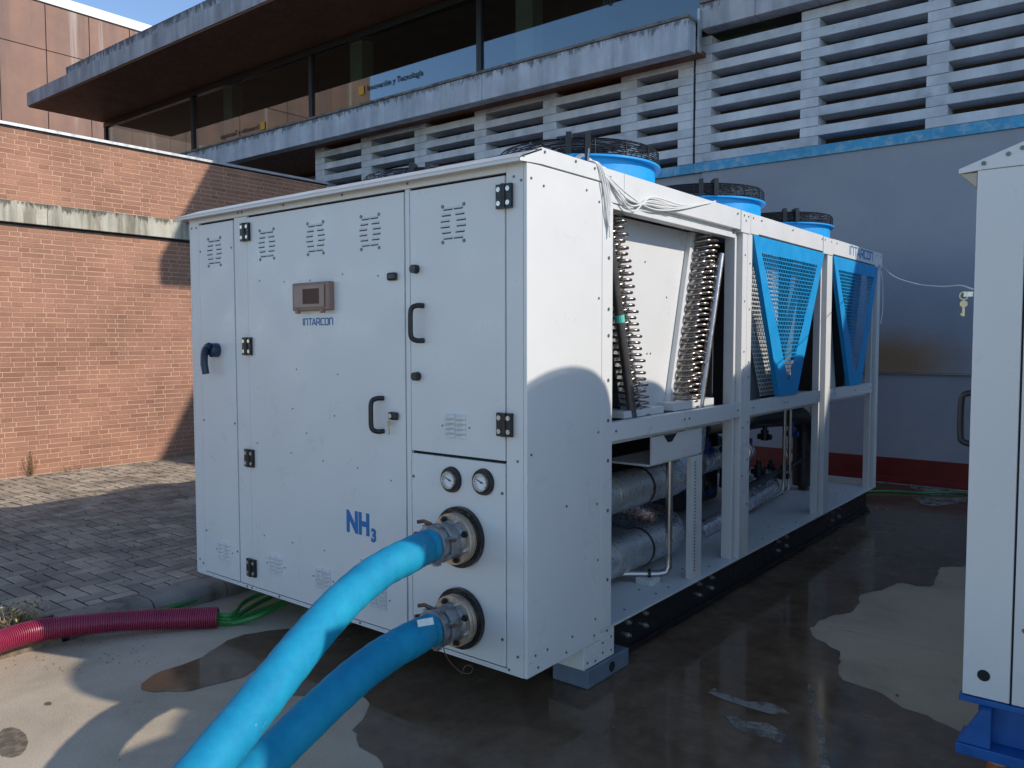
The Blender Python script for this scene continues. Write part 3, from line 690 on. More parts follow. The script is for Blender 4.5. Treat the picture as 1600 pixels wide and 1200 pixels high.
# gauges
for gx, gz in ((-.438, 1.050), (-.242, 1.060)):
    gg = C(MB().cyl((gx, -.02, gz), (gx, -.0042, gz), .058, 32, r2=.062), 'gauge', BLACK, D4, smooth=True)
    C(MB().ring((gx, -.034, gz), (gx, -.0202, gz), .034, .041, 32), 'gauge_bezel', SCREW, D4, smooth=True)
    C(MB().cyl((gx, -.024, gz), (gx, -.0203, gz), .034, 32), 'gauge_face', DIAL, D4)
    C(MB().prism([(gx-.026, gz+.010), (gx+.012, gz-.006), (gx+.012, gz-.001), (gx-.026, gz+.013)], 'y', -.027, -.0245).cyl((gx+.002, -.029, gz), (gx+.002, -.0245, gz), .004, 8), 'gauge_needle', BLACK, D4)
    mb = MB()
    for i in range(13):
        a = R(-45+i*22.5); mb.box(0, 0, 0, 0, 0, 0) if False else mb.cyl((gx+.028*math.cos(a), -.0252, gz+.028*math.sin(a)), (gx+.028*math.cos(a), -.0242, gz+.028*math.sin(a)), .0016, 5)
    o = C(mb, 'dial_marks', BLACK, D4); o['kind'] = 'stuff'
# stroke lettering
def strokes(lines, w, y0, y1, kind='x'):
    mb = MB()
    for ln in lines:
        for a, b in zip(ln[:-1], ln[1:]):
            a = Vector(a); b = Vector(b); d = (b-a); L = d.length
            if L < 1e-6: continue
            d /= L; nn = Vector((-d.y, d.x))*w/2; a2 = a-d*w*.42; b2 = b+d*w*.42
            q = [a2+nn, b2+nn, b2-nn, a2-nn]
            mb.prism([(p.x, p.y) for p in q], 'y', y0, y1)
            y0 -= 1e-5
    return mb
def logo(h):
    """INTARCON in rounded techno capitals, units of letter height"""
    n_ = [[(0, 0), (0, .9), (.1, 1), (.55, 1), (.68, .87), (.68, 0)]]
    L = {'I': ([[(0, 0), (0, 1)]], .28), 'N': (n_, .95), 'T': ([[(0, 1), (.72, 1)], [(.36, 0), (.36, .96)]], .8), 'A': ([[(0, 0), (.38, 1), (.78, 0)], [(.18, .26), (.62, .26)]], .98),
         'R': ([[(0, 0), (0, 1), (.56, 1), (.68, .87), (.68, .55), (.56, .42), (.05, .42)], [(.38, .40), (.7, 0)]], .95), 'C': ([[(.66, 1), (.12, 1), (0, .87), (0, .13), (.12, 0), (.66, 0)]], .9),
         'O': ([[(.12, 0), (0, .13), (0, .87), (.12, 1), (.56, 1), (.68, .87), (.68, .13), (.56, 0), (.12, 0)]], .95)}
    out = []; x = 0
    for c in 'INTARCON':
        ls, adv = L[c]
        for l in ls: out.append([((x+p[0])*h, p[1]*h) for p in l])
        x += adv
    return out, (x-.27)*h
ls, wd = logo(.034); k = .249/wd
o = strokes([[(p[0]*k, p[1]) for p in l] for l in ls], .0062, -.0055, -.0045).build('logo_lettering', LOGO, D2); o.location = (-1.533, 0, 1.782)
o = text_mesh('formula_lettering', 'NH', .152, LOGO, D2, extr=.0006, bold=.0075); o.rotation_euler = (R(90), 0, 0); o.location = (-1.195, -.0052, .70); o.scale = (.80, 1.0, 1)
o = text_mesh('formula_subscript', '3', .092, LOGO, D2, extr=.0006, bold=.0045); o.rotation_euler = (R(90), 0, 0); o.location = (-1.003, -.0052, .672); o.scale = (.9, 1, 1)
# drip edge along the front
C(MB().prism([(-.055, 2.462), (-.058, 2.468), (.10, 2.528), (.10, 2.520)], 'x', -W-.055, .006), 'drip_edge', WHITE)
C(MB().prism([(-.055, 2.462), (-.049, 2.462), (-.049, 2.452), (-.055, 2.450)], 'x', -W-.05, .005), 'drip_lip', WHITE)
C(MB().prism([(-.055, 2.45), (-.055, 2.468), (.10, 2.532), (.62, 2.532), (.62, 2.46), (.10, 2.46)], 'x', .002, .006), 'side_cap', WHITE)
C(MB().prism([(-.04, 2.458), (.1, 2.519), (CY, 2.519), (CY, 2.458)], 'x', -W, 0), 'roof_front', WHITE)
# side panel rivets (on x face)
def xrivets(pts, parent=None, x=0, r=.006, mat=RIVET):
    mb = MB()
    for (y_, z) in pts: mb.cyl((x, y_, z), (x+.003, y_, z), r, 8)
    o = mb.build('rivets', mat, parent or ch); o['kind'] = 'stuff'; return o
xrivets([(.03, 2.39), (.12, 2.37), (.46, 2.40), (.57, 2.36), (.57, 1.9), (.03, 1.20), (.3, .93), (.06, .30), (.15, .30), (.35, .30), (.55, .33), (.56, .9), (.57, .62), (.08, .24), (.3, .24), (.54, .25), (.57, 1.25)], x=.0)
xrivets([(-.03, 2.475), (.06, 2.515), (.12, 2.515), (.36, 2.515), (.52, 2.51)], x=.006, r=.007)
# ---- open frame behind the cabinet
YE = 5.66; ZD = .255
C(MB().box(-W+.03, .0, CY+.005, YE, ZD-.012, ZD), 'deck_plate', WHITE2, bevel=.002)
for y0, n in ((.72, 0), (2.3, 0), (4.0, 0)): pass
def xr_deck():
    mb = MB()
    for y_ in (.8, .95, 1.3, 1.45, 1.85, 2.0, 2.6, 2.9, 3.3, 3.6, 4.2, 4.6, 5.0, 5.3):
        for x_ in (-.07, -.18): mb.cyl((x_, y_, ZD), (x_, y_, ZD+.002), .007, 8)
    o = mb.build('rivets', GAP, ch); o['kind'] = 'stuff'
xr_deck()
# base skid
for x0 in (-.16, -2.6):
    C(MB().box(x0, x0+.105, CY+.14, YE-.04, .215, .242).box(x0, x0+.105, CY+.14, YE-.04, .02, .045).box(x0+.05, x0+.085, CY+.14, YE-.04, .045, .215), 'base_beam', BLACKM)
for y_ in (.75, 2.3, 3.98, 5.5): C(MB().box(-2.5, -.165, y_-.04, y_+.04, .06, .235), 'cross_beam', BLACKM)
bm_ = MB().cyl((0, 0, 0), (.018, 0, 0), .014, 6).cyl((.018, 0, 0), (.03, 0, 0), .008, 8).mesh('base_bolt', SCREW)
for y_ in (.98, 1.17, 1.85, 2.03, 3.2, 3.38, 4.5, 4.7):
    for z_ in (.11, .18): inst('base_bolt', bm_, ch, (-.075, y_, z_))
# corner leg and foot
C(MB().box(-.21, 0, .452, .73, .10, .2085).box(-.21, 0, .602, .73, .2085, ZD-.014), 'corner_leg', WHITE, bevel=.003)
xrivets([(.48, .13), (.55, .12), (.62, .14), (.70, .13), (.70, .2), (.62, .19), (.66, .24)], x=.0)
ft = C(MB().box(-.20, .012, .47, .86, .004, .096), 'foot', FOOTC, bevel=.006)
C(MB().cyl((.012, .69, .05), (.0145, .69, .05), .026, 20), 'foot_hole', GAP)
for y_ in (5.4,):
    C(MB().box(-.20, -.03, y_, y_+.2, .004, .02), 'foot', BLACKM, bevel=.003)
for x_ in (-2.68,):
    for y_ in (.47, 5.4): C(MB().box(x_, x_+.21, y_, y_+.25, .004, .20), 'foot', FOOTC, bevel=.006)
# posts (x face)
def post(y0, y1, x0=-.09, x1=0, z0=ZD, z1=2.40, nm='post'):
    return C(MB().box(x0, x1, y0, y1, z0, z1), nm, WHITE, bevel=.003)
post(.602, .70, -.03, 0, ZD+.001); post(.602, .612, -.12, -.031, ZD+.001)
# post 1: pair of flush profiles with set-back channel on its left
for a, b in ((2.30, 2.379), (2.381, 2.46)): post(a, b, -.06, 0)
post(2.245, 2.275, -.10, -.03)
# post 2
post(4.03, 4.16, -.06, 0); post(3.965, 3.990, -.085, -.03)
# post 3
post(5.56, 5.66, -.06, 0); post(5.505, 5.53, -.085, -.03)
for y_ in (.62, 4.05, 5.56):
    post(y_, y_+.09, -W+.01, -W+.08)
C(MB().box(-W+.09, -W+.10, .72, 3.3, ZD, 1.2), 'rear_panel', ROOMW)
for ya in (.75, 1.0, 1.3, 1.6, 1.9, 2.2):
    pass
xrivets([(2.34, z) for z in (2.25, 1.95, 1.62, 1.5, 1.12, .8)]+[(2.42, z) for z in (2.2, 1.9, 1.55, 1.45, 1.15, .9, .6)], x=0.0)
xrivets([(.66, z) for z in (2.1, 1.85, 1.72, 1.5, 1.3, 1.1, .85, .5)], x=0.0, r=.009)
# top beams, with joint covers
def tb(y0, y1, z0=2.405, z1=2.53, x1=.003, nm='top_beam'):
    return C(MB().box(-.05, x1, y0+.0015, y1-.0015, z0, z1), nm, WHITE, bevel=.003)
tb(.622, .80, 2.372); tb(.80, 2.255); tb(2.255, 2.41, 2.39, 2.528, .007); tb(2.41, 2.55, 2.395, 2.528, .007); tb(2.55, 3.90)
tb(3.90, 4.15, 2.39, 2.525, .007); tb(4.15, 5.45); tb(5.45, 5.68, 2.39, 2.53, .007)
C(MB().box(-.10, -.03, .70, 2.20, 2.378, 2.404), 'beam_recess', WHITE2); C(MB().box(-.07, -.005, .70, 2.20, 2.345, 2.370), 'lower_rail', WHITE, bevel=.002)
for a, b in ((2.46, 4.03), (4.16, 5.56)): C(MB().box(-.10, -.03, a, b, 2.378, 2.404), 'beam_recess', WHITE2)
C(MB().box(-W, -W+.05, CY, YE, 2.40, 2.53), 'top_beam', WHITE); C(MB().box(-W+.051, -.051, YE-.05, YE, 2.40, 2.53), 'end_beam', WHITE)
C(MB().box(-W+.05, -.05, YE-.04, YE, ZD+.001, ZD+.06), 'end_rail', WHITE2)
xrivets([(.66, 2.49), (2.2, 2.5), (2.3, 2.5), (2.33, 2.47), (2.37, 2.5), (2.45, 2.5), (2.6, 2.5), (3.2, 2.5), (3.87, 2.5), (3.94, 2.5), (4.1, 2.5), (4.25, 2.5), (5.5, 2.5), (5.62, 2.5)], x=.007, r=.0065)
# mid rails
for a, b in ((.70, 2.298), (2.462, 3.92), (4.162, 5.46)):
    C(MB().box(-.05, -.002, a, b, 1.190, 1.285), 'mid_rail', WHITE, bevel=.003)
    C(MB().box(-.12, -.051, a, b, 1.165, 1.180), 'rail_flange', WHITE2)
xrivets([(y_, 1.24) for y_ in (.74, 1.5, 1.56, 2.26, 2.52, 3.1, 3.16, 3.9, 4.3, 4.9, 5.4)], x=-.002, r=.007)
# logo on top beam
ls, wd = logo(.07); k = .735/wd
mbl = MB()
for l in ls:
    for a, b in zip(l[:-1], l[1:]):
        a = Vector((a[0]*k, a[1])); b = Vector((b[0]*k, b[1])); d = (b-a).normalized(); nn = Vector((-d.y, d.x))*.006; a2 = a-d*.006; b2 = b+d*.006
        mbl.prism([tuple(q) for q in (a2+nn, b2+nn, b2-nn, a2-nn)], 'x', 0, .0015)
o = mbl.build('logo_lettering', simple('beam_logo_blue', (.01, .22, .5), .5, var=.05), ch); o.location = (.0035, 4.62, 2.443)
# roof deck & fans
C(MB().box(-W+.05, -.051, CY+.01, YE-.051, 2.46, 2.50), 'roof_deck', WHITE2)
FR = .47
cowl = MB().ring((0, 0, 0), (0, 0, .225), FR-.012, FR, 48).ring((0, 0, .225), (0, 0, .236), FR-.012, FR+.035, 48).mesh('fan_cowl', BLUE, True)
gm = MB()
def circ(r, z, n=40): return [(r*math.cos(2*math.pi*i/n), r*math.sin(2*math.pi*i/n), z) for i in range(n)]
for z in (.244, .256, .268, .280, .292, .304, .316): gm.tube(circ(FR+.02, z), .0032, 5, closed=True)
for i in range(1, 15): gm.tube(circ((FR+.02)*i/15, .328+.01*(1-i/15), 36), .0032, 4, closed=True)
gm.tube(circ(FR+.012, .326), .0035, 5, closed=True)
for i in range(16):
    a = 2*math.pi*i/16; c, s = math.cos(a), math.sin(a)
    gm.tube([((FR+.022)*c, (FR+.022)*s, .236), ((FR+.022)*c, (FR+.022)*s, .318), ((FR+.008)*c, (FR+.008)*s, .330), (.06*c, .06*s, .340)], .0035, 5)
gmesh = gm.mesh('fan_guard', GUARD)
bld = MB()
for i in range(5):
    a0 = 2*math.pi*i/5; vs = []
    for k_ in range(7):
        r_ = .1+(FR-.13)*k_/6; wv = .28-.05*k_/6; tw = .35
        for s in (-1, 1):
            a = a0+s*wv+k_*.04; vs.append((r_*math.cos(a), r_*math.sin(a), .12-s*.045*(1-k_*.07)))
    bld.add(vs, [(2*k_, 2*k_+2, 2*k_+3, 2*k_+1) for k_ in range(6)])
bmesh_ = bld.mesh('fan_blades', BLACK, True)
hub = MB().cyl((0, 0, .02), (0, 0, .24), .12, 24).cyl((0, 0, .24), (0, 0, .26), .12, 24, r2=.09).mesh('fan_motor', BLACK, True)
brk_ = MB().box(FR+.0, FR+.05, -.055, .055, .236, .33).box(FR-.06, FR+.045, -.05, .05, .330, .355).mesh('motor_box', BLACK)
baseplate = MB().box(-.56, .56, -.56, .56, 0, .004)
for yc in (1.46, 3.14, 4.82):
    for xc in (-.72, -1.96):
        fn = inst('fan', cowl, ch, (xc, yc, 2.50)); fn.name = 'fan'
        inst('fan_guard', gmesh, fn); inst('fan_blades', bmesh_, fn); inst('fan_motor', hub, fn)
        inst('motor_box', brk_, fn, rot=(0, 0, R(-62)), sc=(1, .3, 1)); inst('motor_box', brk_, fn, rot=(0, 0, R(-50)), sc=(1, .3, 1))
# ---- condenser coils: three V modules
bend = MB().tube([(0, -.040, -.004), (.035, -.040, -.004), (.062, -.032, -.003), (.078, -.014, -.001), (.078, .014, .001), (.062, .032, .003), (.035, .040, .004), (0, .040, .004)], .0078, 10).mesh('return_bend', COPPERISH, True)
XE = -.14
END2 = simple('end_plate_grey', (.16, .18, .19), .5, metal=.3, var=.15, scale=8)
def coil(yc, s, bends, covers):
    """one slab of the V: s=-1 left, +1 right; leans outward at the top"""
    zt, zb = 2.36, 1.24
    yt = yc+s*.47; yb = yc+s*.16; th = .20
    c = C(MB().prism([(yb, zb), (yb+s*th, zb), (yt+s*th, zt), (yt, zt)], 'x', -2.55, XE-.008), 'condenser_coil', FINS)
    C(MB().prism([(yb-s*.004, zb), (yb+s*(th+.004), zb), (yt+s*(th+.004), zt), (yt-s*.004, zt)], 'x', XE-.006, XE), 'coil_end_plate', GALV if bends else END2, c)
    if bends:
        nr = 34; tilt = math.atan2((yt-yb), (zt-zb))
        for r_ in range(nr):
            t = (r_+.5)/nr; y_ = yb+(yt-yb)*t; z_ = zb+(zt-zb)*t
            for j in range(2):
                inst('return_bend', bend, c, (XE, y_+s*(.052+j*.098+(.028 if r_ % 2 else 0)), z_+(.007 if j else 0)), (R(-7 if j else 5)*s, 0, R(random.gauss(0, 1.5))), (.95+random.random()*.2, 1.1, 1.1))
    return c
for m_i, yc in enumerate((1.41, 3.165, 4.87)):
    for s in (-1, 1): coil(yc, s, m_i == 0, m_i > 0)
# module 1: white infill and headers
C(MB().prism([(.98, 2.36), (1.86, 2.36), (1.555, 1.24), (1.27, 1.24)], 'x', -.172, -.168), 'infill_panel', WHITE)
C(MB().prism([(1.845, 2.36), (1.895, 2.36), (1.59, 1.24), (1.54, 1.24)], 'x', -.167, -.135), 'infill_flange', WHITE, bevel=.002)
xrivets([(1.15, 2.0), (1.58, 1.95), (1.32, 2.14), (1.35, 1.62), (1.39, 1.62), (1.33, 1.42)], x=-.168, r=.0055)
C(MB().tube([(-.06, .735, 2.31), (-.06, 1.01, 1.27)], .024, 14), 'header_pipe', DARKTUBE, smooth=True)
C(MB().tube([(-.06, .8625, 1.828), (-.06, .872, 1.790)], .0255, 14), 'tape_mark', TEAL)
C(MB().tube([(-.06, 2.10, 2.24), (-.06, 1.81, 1.26)], .024, 14), 'header_pipe', STEEL, smooth=True)
for i in range(7):
    t = (i+.5)/7; mb = MB(); mb.tube([(-.06, 2.10-.29*t, 2.24-.98*t), (-.13, 2.02-.29*t, 2.245-.98*t)], .006, 6); C(mb, 'feeder_stub', STEEL)
C(MB().box(-.30, -.05, .9, 1.34, 1.287, 1.325), 'drain_tray', WHITE2, bevel=.003); C(MB().box(-.30, -.05, 1.47, 2.0, 1.287, 1.335), 'drain_tray', WHITE2, bevel=.003)
# V covers, modules 2 and 3
def vcover(y0, y1, yb0, yb1, z0=1.288, z1=2.392):
    cov = C(MB().add([], []), 'coil_cover', BLUE2) if False else None
    yc = (yb0+yb1)/2
    wy = (y1-y0)
    # inner perforated triangle
    ty0 = y0+.15*wy/1.507; ty1 = y1-.17*wy/1.507; tz = 2.285; az = 1.40; ay = yc
    mb = MB(); a = [(y0, z1), (y1, z1), (yb1, z0), (yb0, z0)]
    inn = [(ty0, tz), (ty1, tz), (ay+.012, az), (ay-.012, az)]
    for i in range(4):
        j = (i+1) % 4; mb.prism([a[i], a[j], inn[j], inn[i]], 'x', .004, .006)
    cov = C(mb, 'coil_cover', BLUE2)
    # return flanges along slanted edges
    C(MB().prism([a[3], (a[3][0]+.004, a[3][1]), (a[0][0]+.004, a[0][1]), a[0]], 'x', -.028, .0038), 'cover_flange', BLUE2, cov)
    C(MB().prism([a[1], (a[1][0]-.004, a[1][1]), (a[2][0]-.004, a[2][1]), a[2]], 'x', -.028, .0038), 'cover_flange', BLUE2, cov)
    # perforated sheet: rows of upright slots
    mb = MB(); rows = 31; rh = (tz-az)/rows; hb = rh*.2; pw = .0335
    for r_ in range(rows):
        za = tz-r_*rh; zb2 = za-rh; f0 = (tz-za)/(tz-az); f1 = (tz-zb2)/(tz-az); fm = (f0+f1)/2
        l0 = ty0+(ay-ty0)*fm; l1 = ty1+(ay-ty1)*fm
        mb.box(.004, .0055, l0-.006, l1+.006, zb2, zb2+hb)
        k0 = int(l0/pw)-1; off = pw/2 if r_ % 2 else 0
        while k0*pw+off < l1:
            y_ = k0*pw+off
            if y_ > l0: mb.box(.0042, .0053, y_-.0042, y_+.0042, zb2+hb, za)
            k0 += 1
    o = C(mb, 'perforated_sheet', BLUE2, cov)
    return cov
vcover(2.462, 3.93, 2.985, 3.35); vcover(4.165, 5.55, 4.70, 5.06)
# white perforated coil guard strips seen left of each cover
def pstrip(ya, yb, yc_, yd, z0, z1, x):
    mb = MB(); rows = 34; rh = (z1-z0)/rows; pw = .03
    for r_ in range(rows):
        za = z1-r_*rh; f = (r_+.5)/rows; l0 = ya+(yc_-ya)*f; l1 = yb+(yd-yb)*f
        mb.box(x, x+.0015, l0, l1, za-rh, za-rh*.72); k0 = int(l0/pw)
        while k0*pw < l1:
            y_ = k0*pw+(pw/2 if r_ % 2 else 0)
            if l0 < y_ < l1: mb.box(x+.0002, x+.0013, y_-.005, y_+.005, za-rh*.72, za)
            k0 += 1
    C(mb, 'coil_guard_sheet', WHITE)
pstrip(2.40, 3.25, 2.93, 3.25, 1.29, 2.33, -.115)
C(MB().prism([(4.23, 2.36), (4.40, 2.36), (4.71, 1.24), (4.54, 1.24)], 'x', -.12, -.115), 'coil_guard_plate', WHITE2)
C(MB().ring((-.20, 3.75, 1.46), (-.17, 3.75, 1.46), .05, .075, 24), 'pipe_flange', FLANGE)
C(MB().cyl((-.5, 3.75, 1.46), (-.20, 3.75, 1.46), .05, 16), 'branch_pipe', DVESSEL)
C(MB().box(-2.5, -.3, 3.52, 3.54, 1.3, 2.40), 'partition_panel', FINS)
C(MB().box(-2.5, -.12, 2.12, 2.135, 1.3, 2.40), 'partition_panel', FINS)
C(MB().box(-2.5, -.25, 5.57, 5.59, 1.3, 2.40), 'partition_panel', FINS)
# ---- lower pipework
for zc, nm in ((.79, 0), (.408, 1)):
    xp = -.38; ye = 1.98
    C(MB().tube([(xp, .61, zc), (xp, 1.05, zc), (xp, 1.4, zc), (xp, 1.80, zc)], .118, 28), 'insulated_pipe', SIL, smooth=True)
    C(MB().ring((xp, 1.62, zc), (xp, 1.64, zc), .117, .122, 28), 'pipe_band', BAND, smooth=True)
    C(MB().ring((xp, 1.24, zc), (xp, 1.255, zc), .117, .1205, 28), 'pipe_band', SCREW, smooth=True)
    if nm == 0:
        C(MB().tube(catmull([(xp, 1.80, zc), (xp, 2.1, zc), (xp, 2.28, zc+.12), (xp, 2.33, zc+.3), (xp, 2.33, zc+.62)], 7), .115, 24), 'pipe_elbow', FOIL, smooth=True)
    else:
        C(MB().tube(catmull([(xp, 1.80, zc), (xp, 2.0, zc), (xp-.1, 2.18, zc+.02), (xp-.32, 2.28, zc+.03), (xp-.8, 2.3, zc+.05)], 7), .115, 24), 'pipe_elbow', FOIL, smooth=True)
C(MB().cyl((-.38, .66, .53), (-.38, .66, .56), .03, 12).cyl((-.38, .66, .56), (-.38, .66, .60), .018, 10), 'vent_valve', BAND)
dp_ = [(-.12, 1.547, 1.02), (-.12, 1.547, .42), (-.12, 1.547, .345), (-.13, 1.53, .315), (-.17, 1.50, .305), (-.26, 1.43, .305), (-.45, 1.28, .305)]
C(MB().tube(dp_, .021, 14), 'drain_pipe', STEEL, smooth=True)
C(MB().ring((-.20, 1.475, .305), (-.215, 1.465, .305), .02, .03, 16), 'pipe_clamp', BAND); C(MB().box(-.26, -.16, 1.40, 1.52, ZD, ZD+.035), 'clamp_foot', WHITE2, bevel=.002)
C(MB().prism([(1.17, 1.165), (1.79, 1.165), (1.79, 1.012), (1.17, 1.012)], 'x', -.045, -.03), 'junction_panel', WHITE2, bevel=.002)
C(MB().prism([(1.3, 1.1635), (1.46, 1.1635), (1.40, 1.12), (1.35, 1.12)], 'x', -.0298, -.0285), 'panel_cutout', GAP)
C(MB().box(-.35, -.05, 1.17, 1.79, 1.0, 1.011), 'junction_panel', WHITE2)
C(MB().box(-.07, -.03, 1.67, 1.80, ZD, 1.0), 'perforated_strut', WHITE2, bevel=.002)
mb = MB()
for i in range(34): mb.box(-.0298, -.0288, 1.70, 1.712, .30+i*.02, .308+i*.02)
o = C(mb, 'strut_slots', GAP); o['kind'] = 'stuff'
C(MB().box(-.75, -.70, 1.60, 1.72, ZD, .62).box(-.75, -.72, 1.2, 2.2, .62, .66), 'support_frame', WHITE2)
C(MB().box(-.95, -.91, 1.0, 1.1, ZD, 1.1), 'support_frame', WHITE2)
# background equipment inside the frame
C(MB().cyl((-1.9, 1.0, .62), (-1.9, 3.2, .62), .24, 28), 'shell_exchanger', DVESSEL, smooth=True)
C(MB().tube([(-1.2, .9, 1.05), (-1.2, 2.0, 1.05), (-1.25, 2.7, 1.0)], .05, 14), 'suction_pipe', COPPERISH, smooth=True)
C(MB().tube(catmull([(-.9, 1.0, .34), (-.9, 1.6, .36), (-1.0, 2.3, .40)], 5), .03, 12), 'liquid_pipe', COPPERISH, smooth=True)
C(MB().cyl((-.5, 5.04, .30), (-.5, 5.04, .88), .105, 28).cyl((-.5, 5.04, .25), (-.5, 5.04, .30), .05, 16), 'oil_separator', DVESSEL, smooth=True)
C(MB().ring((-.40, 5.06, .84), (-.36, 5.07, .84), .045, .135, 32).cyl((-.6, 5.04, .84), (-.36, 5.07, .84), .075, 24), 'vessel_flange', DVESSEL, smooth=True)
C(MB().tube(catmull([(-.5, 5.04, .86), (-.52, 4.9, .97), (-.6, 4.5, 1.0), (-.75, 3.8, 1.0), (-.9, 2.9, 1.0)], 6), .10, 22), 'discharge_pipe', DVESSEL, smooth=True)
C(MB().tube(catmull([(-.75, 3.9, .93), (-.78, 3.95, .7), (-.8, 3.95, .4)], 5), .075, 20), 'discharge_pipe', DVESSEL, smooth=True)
for yy in (4.28, 4.42):
    C(MB().tube(catmull([(-.42, yy, 1.17), (-.42, yy, .7), (-.42, yy, .42), (-.44, yy-.03, .34), (-.5, yy-.09, .31), (-.58, yy-.14, .34), (-.62, yy-.16, .46)], 5), .016, 12), 'hairpin_pipe', STEEL, smooth=True)
for yy in (6.02-.55, 6.14-.55):
    C(MB().tube(catmull([(-.9+.35, yy-.1, 1.17), (-.9+.35, yy-.1, .8), (-.9+.35, yy-.1, .60), (-.58, yy-.13, .52), (-.64, yy-.2, .49), (-.72, yy-.26, .52), (-.74, yy-.28, .60)], 5), .018, 12), 'hairpin_pipe', STEEL, smooth=True)
C(MB().tube(catmull([(-.45, 2.62, .30), (-.45, 3.1, .33), (-.47, 3.6, .36), (-.5, 4.2, .40), (-.7, 4.6, .43)], 5), .062, 18), 'insulated_pipe', FOIL, smooth=True)
C(MB().tube(catmull([(-.6, 2.9, .75), (-.6, 3.4, .76), (-.62, 3.9, .74)], 5), .09, 20), 'insulated_pipe', FOIL, smooth=True)
C(MB().tube(catmull([(-.45, 3.5, .5), (-.47, 4.2, .52), (-.5, 4.95, .55)], 5), .028, 14), 'oil_pipe', DVESSEL, smooth=True)
random.seed(3)
for i in range(16):
    y_ = 2.75+i*.125; z_ = random.choice((.45, .55, .62, .72, .82)); x_ = -.42-random.random()*.3
    C(MB().cyl((x_, y_, z_), (x_, y_, z_+.09), .035, 14).cyl((x_-.06, y_, z_+.03), (x_+.06, y_, z_+.03), .025, 12).cyl((x_, y_, z_+.09), (x_, y_, z_+.13), .02, 10), 'valve_body', VALVE if i % 2 == 0 else DVESSEL, smooth=True)
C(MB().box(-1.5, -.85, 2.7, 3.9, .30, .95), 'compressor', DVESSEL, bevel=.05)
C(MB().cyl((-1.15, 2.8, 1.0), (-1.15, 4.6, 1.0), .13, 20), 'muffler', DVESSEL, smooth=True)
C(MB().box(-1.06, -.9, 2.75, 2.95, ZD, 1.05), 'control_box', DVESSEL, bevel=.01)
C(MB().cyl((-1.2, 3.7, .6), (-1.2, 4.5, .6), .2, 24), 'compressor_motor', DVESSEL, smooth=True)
C(MB().box(-.62, -.6, 4.02, 4.05, ZD, .52), 'pipe_support', WHITE)
# ---- flanged outlets with couplings
def outlet(zc, xc=-.38, tilt=0):
    fl = C(MB().cyl((xc, -.0042, zc), (xc, -.03, zc), .142, 40), 'foam_collar', RUBBER, smooth=True)
    C(MB().cyl((xc, -.03, zc), (xc, -.05, zc), .118, 40), 'pipe_flange', FLANGE, smooth=True, bevel=.002)
    C(MB().cyl((xc, -.05, zc), (xc, -.054, zc), .105, 40), 'gasket', RUBBER)
    f2 = C(MB().cyl((xc, -.054, zc), (xc, -.074, zc), .118, 40), 'pipe_flange', FLANGE, smooth=True, bevel=.002)
    for i in range(8):
        a = R(22.5+45*i); bx = xc+.096*math.cos(a); bz = zc+.096*math.sin(a)
        C(MB().cyl((bx, -.074, bz), (bx, -.087, bz), .0155, 6).cyl((bx, -.087, bz), (bx, -.098, bz), .008, 8), 'flange_bolt', SCREW if i % 2 else BAND, f2)
    C(MB().cyl((xc, -.074, zc), (xc, -.095, zc), .092, 32, r2=.084).cyl((xc, -.095, zc), (xc, -.15, zc), .083, 32).cyl((xc, -.15, zc), (xc, -.163, zc), .090, 32).cyl((xc, -.163, zc), (xc, -.178, zc), .080, 32).cyl((xc, -.178, zc), (xc, -.21, zc), .087, 32), 'hose_coupling', CAST, smooth=True, bevel=.002)
    random.seed(int(zc*100))
    for i in range(7):
        a = R(i*51+20); C(MB().box(-.012, .012, -.01, .02, 0, .012+.01*random.random()), 'cam_lug', CAST).matrix_local = Matrix.Translation((xc, -.185, zc)) @ Matrix.Rotation(a, 4, 'Y') @ Matrix.Translation((0, 0, .084))
    for sx in (-1, 1):
        C(MB().tube([(xc+sx*.082, -.14, zc+.02), (xc+sx*.105, -.16, zc+.03), (xc+sx*.11, -.20, zc+.035)], .008, 6), 'cam_lever', RUSTY)
    C(MB().tube([(xc-.02, -.18, zc+.085), (xc-.05, -.2, zc+.1), (xc-.075, -.215, zc+.095)], .009, 6), 'cam_lever', RUSTY)
    C(MB().tube([(xc-.01, -.17, zc-.085), (xc-.05, -.20, zc-.095), (xc-.08, -.22, zc-.09)], .008, 6), 'cam_lever', RUSTY)
outlet(.79); outlet(.408)
C(MB().tube(catmull([(-.36, -.16, .33), (-.34, -.14, .26), (-.30, -.10, .20), (-.26, -.08, .20), (-.25, -.08, .23), (-.28, -.09, .23), (-.30, -.1, .19)], 5), .0025, 5), 'tie_wire', RUSTY)

